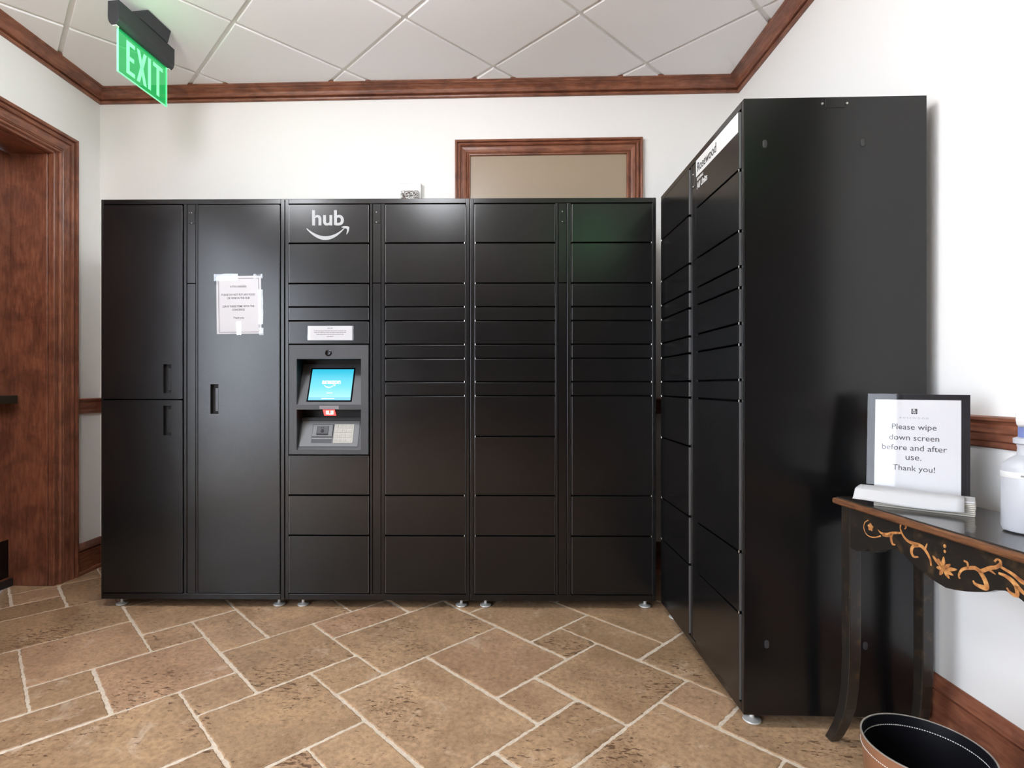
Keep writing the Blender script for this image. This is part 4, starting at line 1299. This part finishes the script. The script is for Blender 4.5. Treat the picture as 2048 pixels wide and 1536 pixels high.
# ------------------------------------------------------------------ spray bottle
bt = tag(empty('spray_bottle', (1.226, 1.315, TZ), 0.6), 'translucent white spray bottle at the right edge of the console table', 'bottle')
M['hdpe'] = mat('milky_plastic', (0.47, 0.48, 0.51), 0.35)
M['hdpe'].node_tree.nodes['Principled BSDF'].inputs['Subsurface Weight'].default_value = 0.15
M['hdpe'].node_tree.nodes['Principled BSDF'].inputs['Subsurface Radius'].default_value = (0.02, 0.02, 0.02)
M['blue_collar'] = mat('blue_collar', (0.16, 0.20, 0.42), 0.4)
bp = [(0.002, 0.0), (0.036, 0.0005), (0.043, 0.004), (0.046, 0.012), (0.046, 0.150), (0.044, 0.158), (0.030, 0.172), (0.019, 0.180), (0.0175, 0.196), (0.019, 0.205), (0.025, 0.208), (0.025, 0.219), (0.018, 0.222), (0.002, 0.222)]
body = MB().lathe(bp, 32).build('bottle_body', M['hdpe'], bt, smooth=True)
MB().lathe([(0.0464, 0.128), (0.0468, 0.129), (0.0468, 0.141), (0.0464, 0.142)], 32, close=False).build('label_band', M['sticker'], body, smooth=True)
t = fine_print(0.028, 0.0040, 9)
for vv in t.vertices:
    a = vv.co.x / 0.047
    x, z = vv.co.x, vv.co.y
    rr_ = 0.0470 + (0.0002 if vv.co.z > 0 else 0)
    vv.co = (rr_ * math.cos(-2.30 + a - 0.6), rr_ * math.sin(-2.30 + a - 0.6), 0.135 + z)
tag(obj('fine_print', t, M['ink_grey'], body), kind='stuff')
MB().lathe([(0.004, 0.222), (0.0165, 0.222), (0.0165, 0.246), (0.004, 0.246)], 20).build('collar', M['blue_collar'], bt, smooth=True)
hd = MB().prism([(-0.030, 0.250), (-0.036, 0.262), (-0.034, 0.282), (-0.020, 0.290), (0.026, 0.290), (0.050, 0.284), (0.052, 0.270), (0.030, 0.264), (0.020, 0.246), (-0.018, 0.246)], -0.013, 0.013, Matrix(((1, 0, 0, 0), (0, 0, 1, 0), (0, 1, 0, 0), (0, 0, 0, 1))))
hd.build('trigger_head', M['white_plastic'], bt, bevel=0.004, seg=2)
MB().prism([(0.030, 0.266), (0.042, 0.266), (0.040, 0.240), (0.046, 0.212), (0.040, 0.208), (0.032, 0.236)], -0.006, 0.006, Matrix(((1, 0, 0, 0), (0, 0, 1, 0), (0, 1, 0, 0), (0, 0, 0, 1)))).build('trigger', M['white_plastic'], bt, bevel=0.002)

# ------------------------------------------------------------------ waste bin
bn = tag(empty('waste_bin', (0.955, 1.262, 0)), 'round brown leather waste bin with black lining and white stitching', 'waste bin')
R, HB = 0.122, 0.30
def leather():
    m = mat('brown_leather', (0.20, 0.085, 0.04), 0.38)
    v = mapped(m)
    n = noise_node(m, v, 120, 4)
    n2 = noise_node(m, v, 6, 4)
    r = ramp(m, n2.outputs['Fac'], [(0.3, (0.13, 0.055, 0.028)), (0.7, (0.26, 0.115, 0.058))])
    L(m, r.outputs[0], m.node_tree.nodes['Principled BSDF'].inputs['Base Color'])
    bump(m, n.outputs['Fac'], 0.25, 0.002)
    return m
rb = 0.098
MB().lathe([(0.001, 0.0), (rb, 0.0), (rb + 0.001, 0.004), (R, HB - 0.001), (R - 0.0010, HB), (R - 0.0022, HB - 0.001), (rb - 0.002, 0.010), (0.001, 0.010)], 64, close=False).build('shell', leather(), bn, smooth=True)
liner = mat('black_lining', (0.006, 0.006, 0.008), 0.30)
MB().lathe([(R - 0.0023, HB - 0.0008), (R - 0.0040, HB - 0.0012), (rb - 0.0045, 0.0135), (0.001, 0.0135)], 64, close=False).build('lining', liner, bn, smooth=True)
MB().lathe([(R + 0.0004, HB - 0.0015), (R + 0.0004, HB + 0.0002), (R - 0.0030, HB + 0.0002), (R - 0.0030, HB - 0.0015), (R + 0.0004, HB - 0.0015)], 64, close=False).build('rim', mat('grey_rim', (0.30, 0.27, 0.24), 0.4), bn, smooth=True)
stm = mat('white_thread', (0.75, 0.74, 0.70), 0.7)
sb = MB()
for side in (0, 1):
    z = HB - 0.024
    slope = (R - rb) / HB
    r = (R - 0.0042 - 0.024 * slope) if side == 0 else (R + 0.0006 - 0.024 * slope)
    n = 150
    for k in range(n):
        a0, a1 = 2 * PI * (k + 0.15) / n, 2 * PI * (k + 0.75) / n
        dr = -0.0008 if side == 0 else 0.0008
        p = []
        for zz in (z - 0.0009, z + 0.0009):
            for rr in (r, r + dr):
                for a in (a0, a1): p.append((rr * math.cos(a), rr * math.sin(a), zz))
        sb.hexa(p)
tag(sb.build('stitching', stm, bn), kind='stuff')
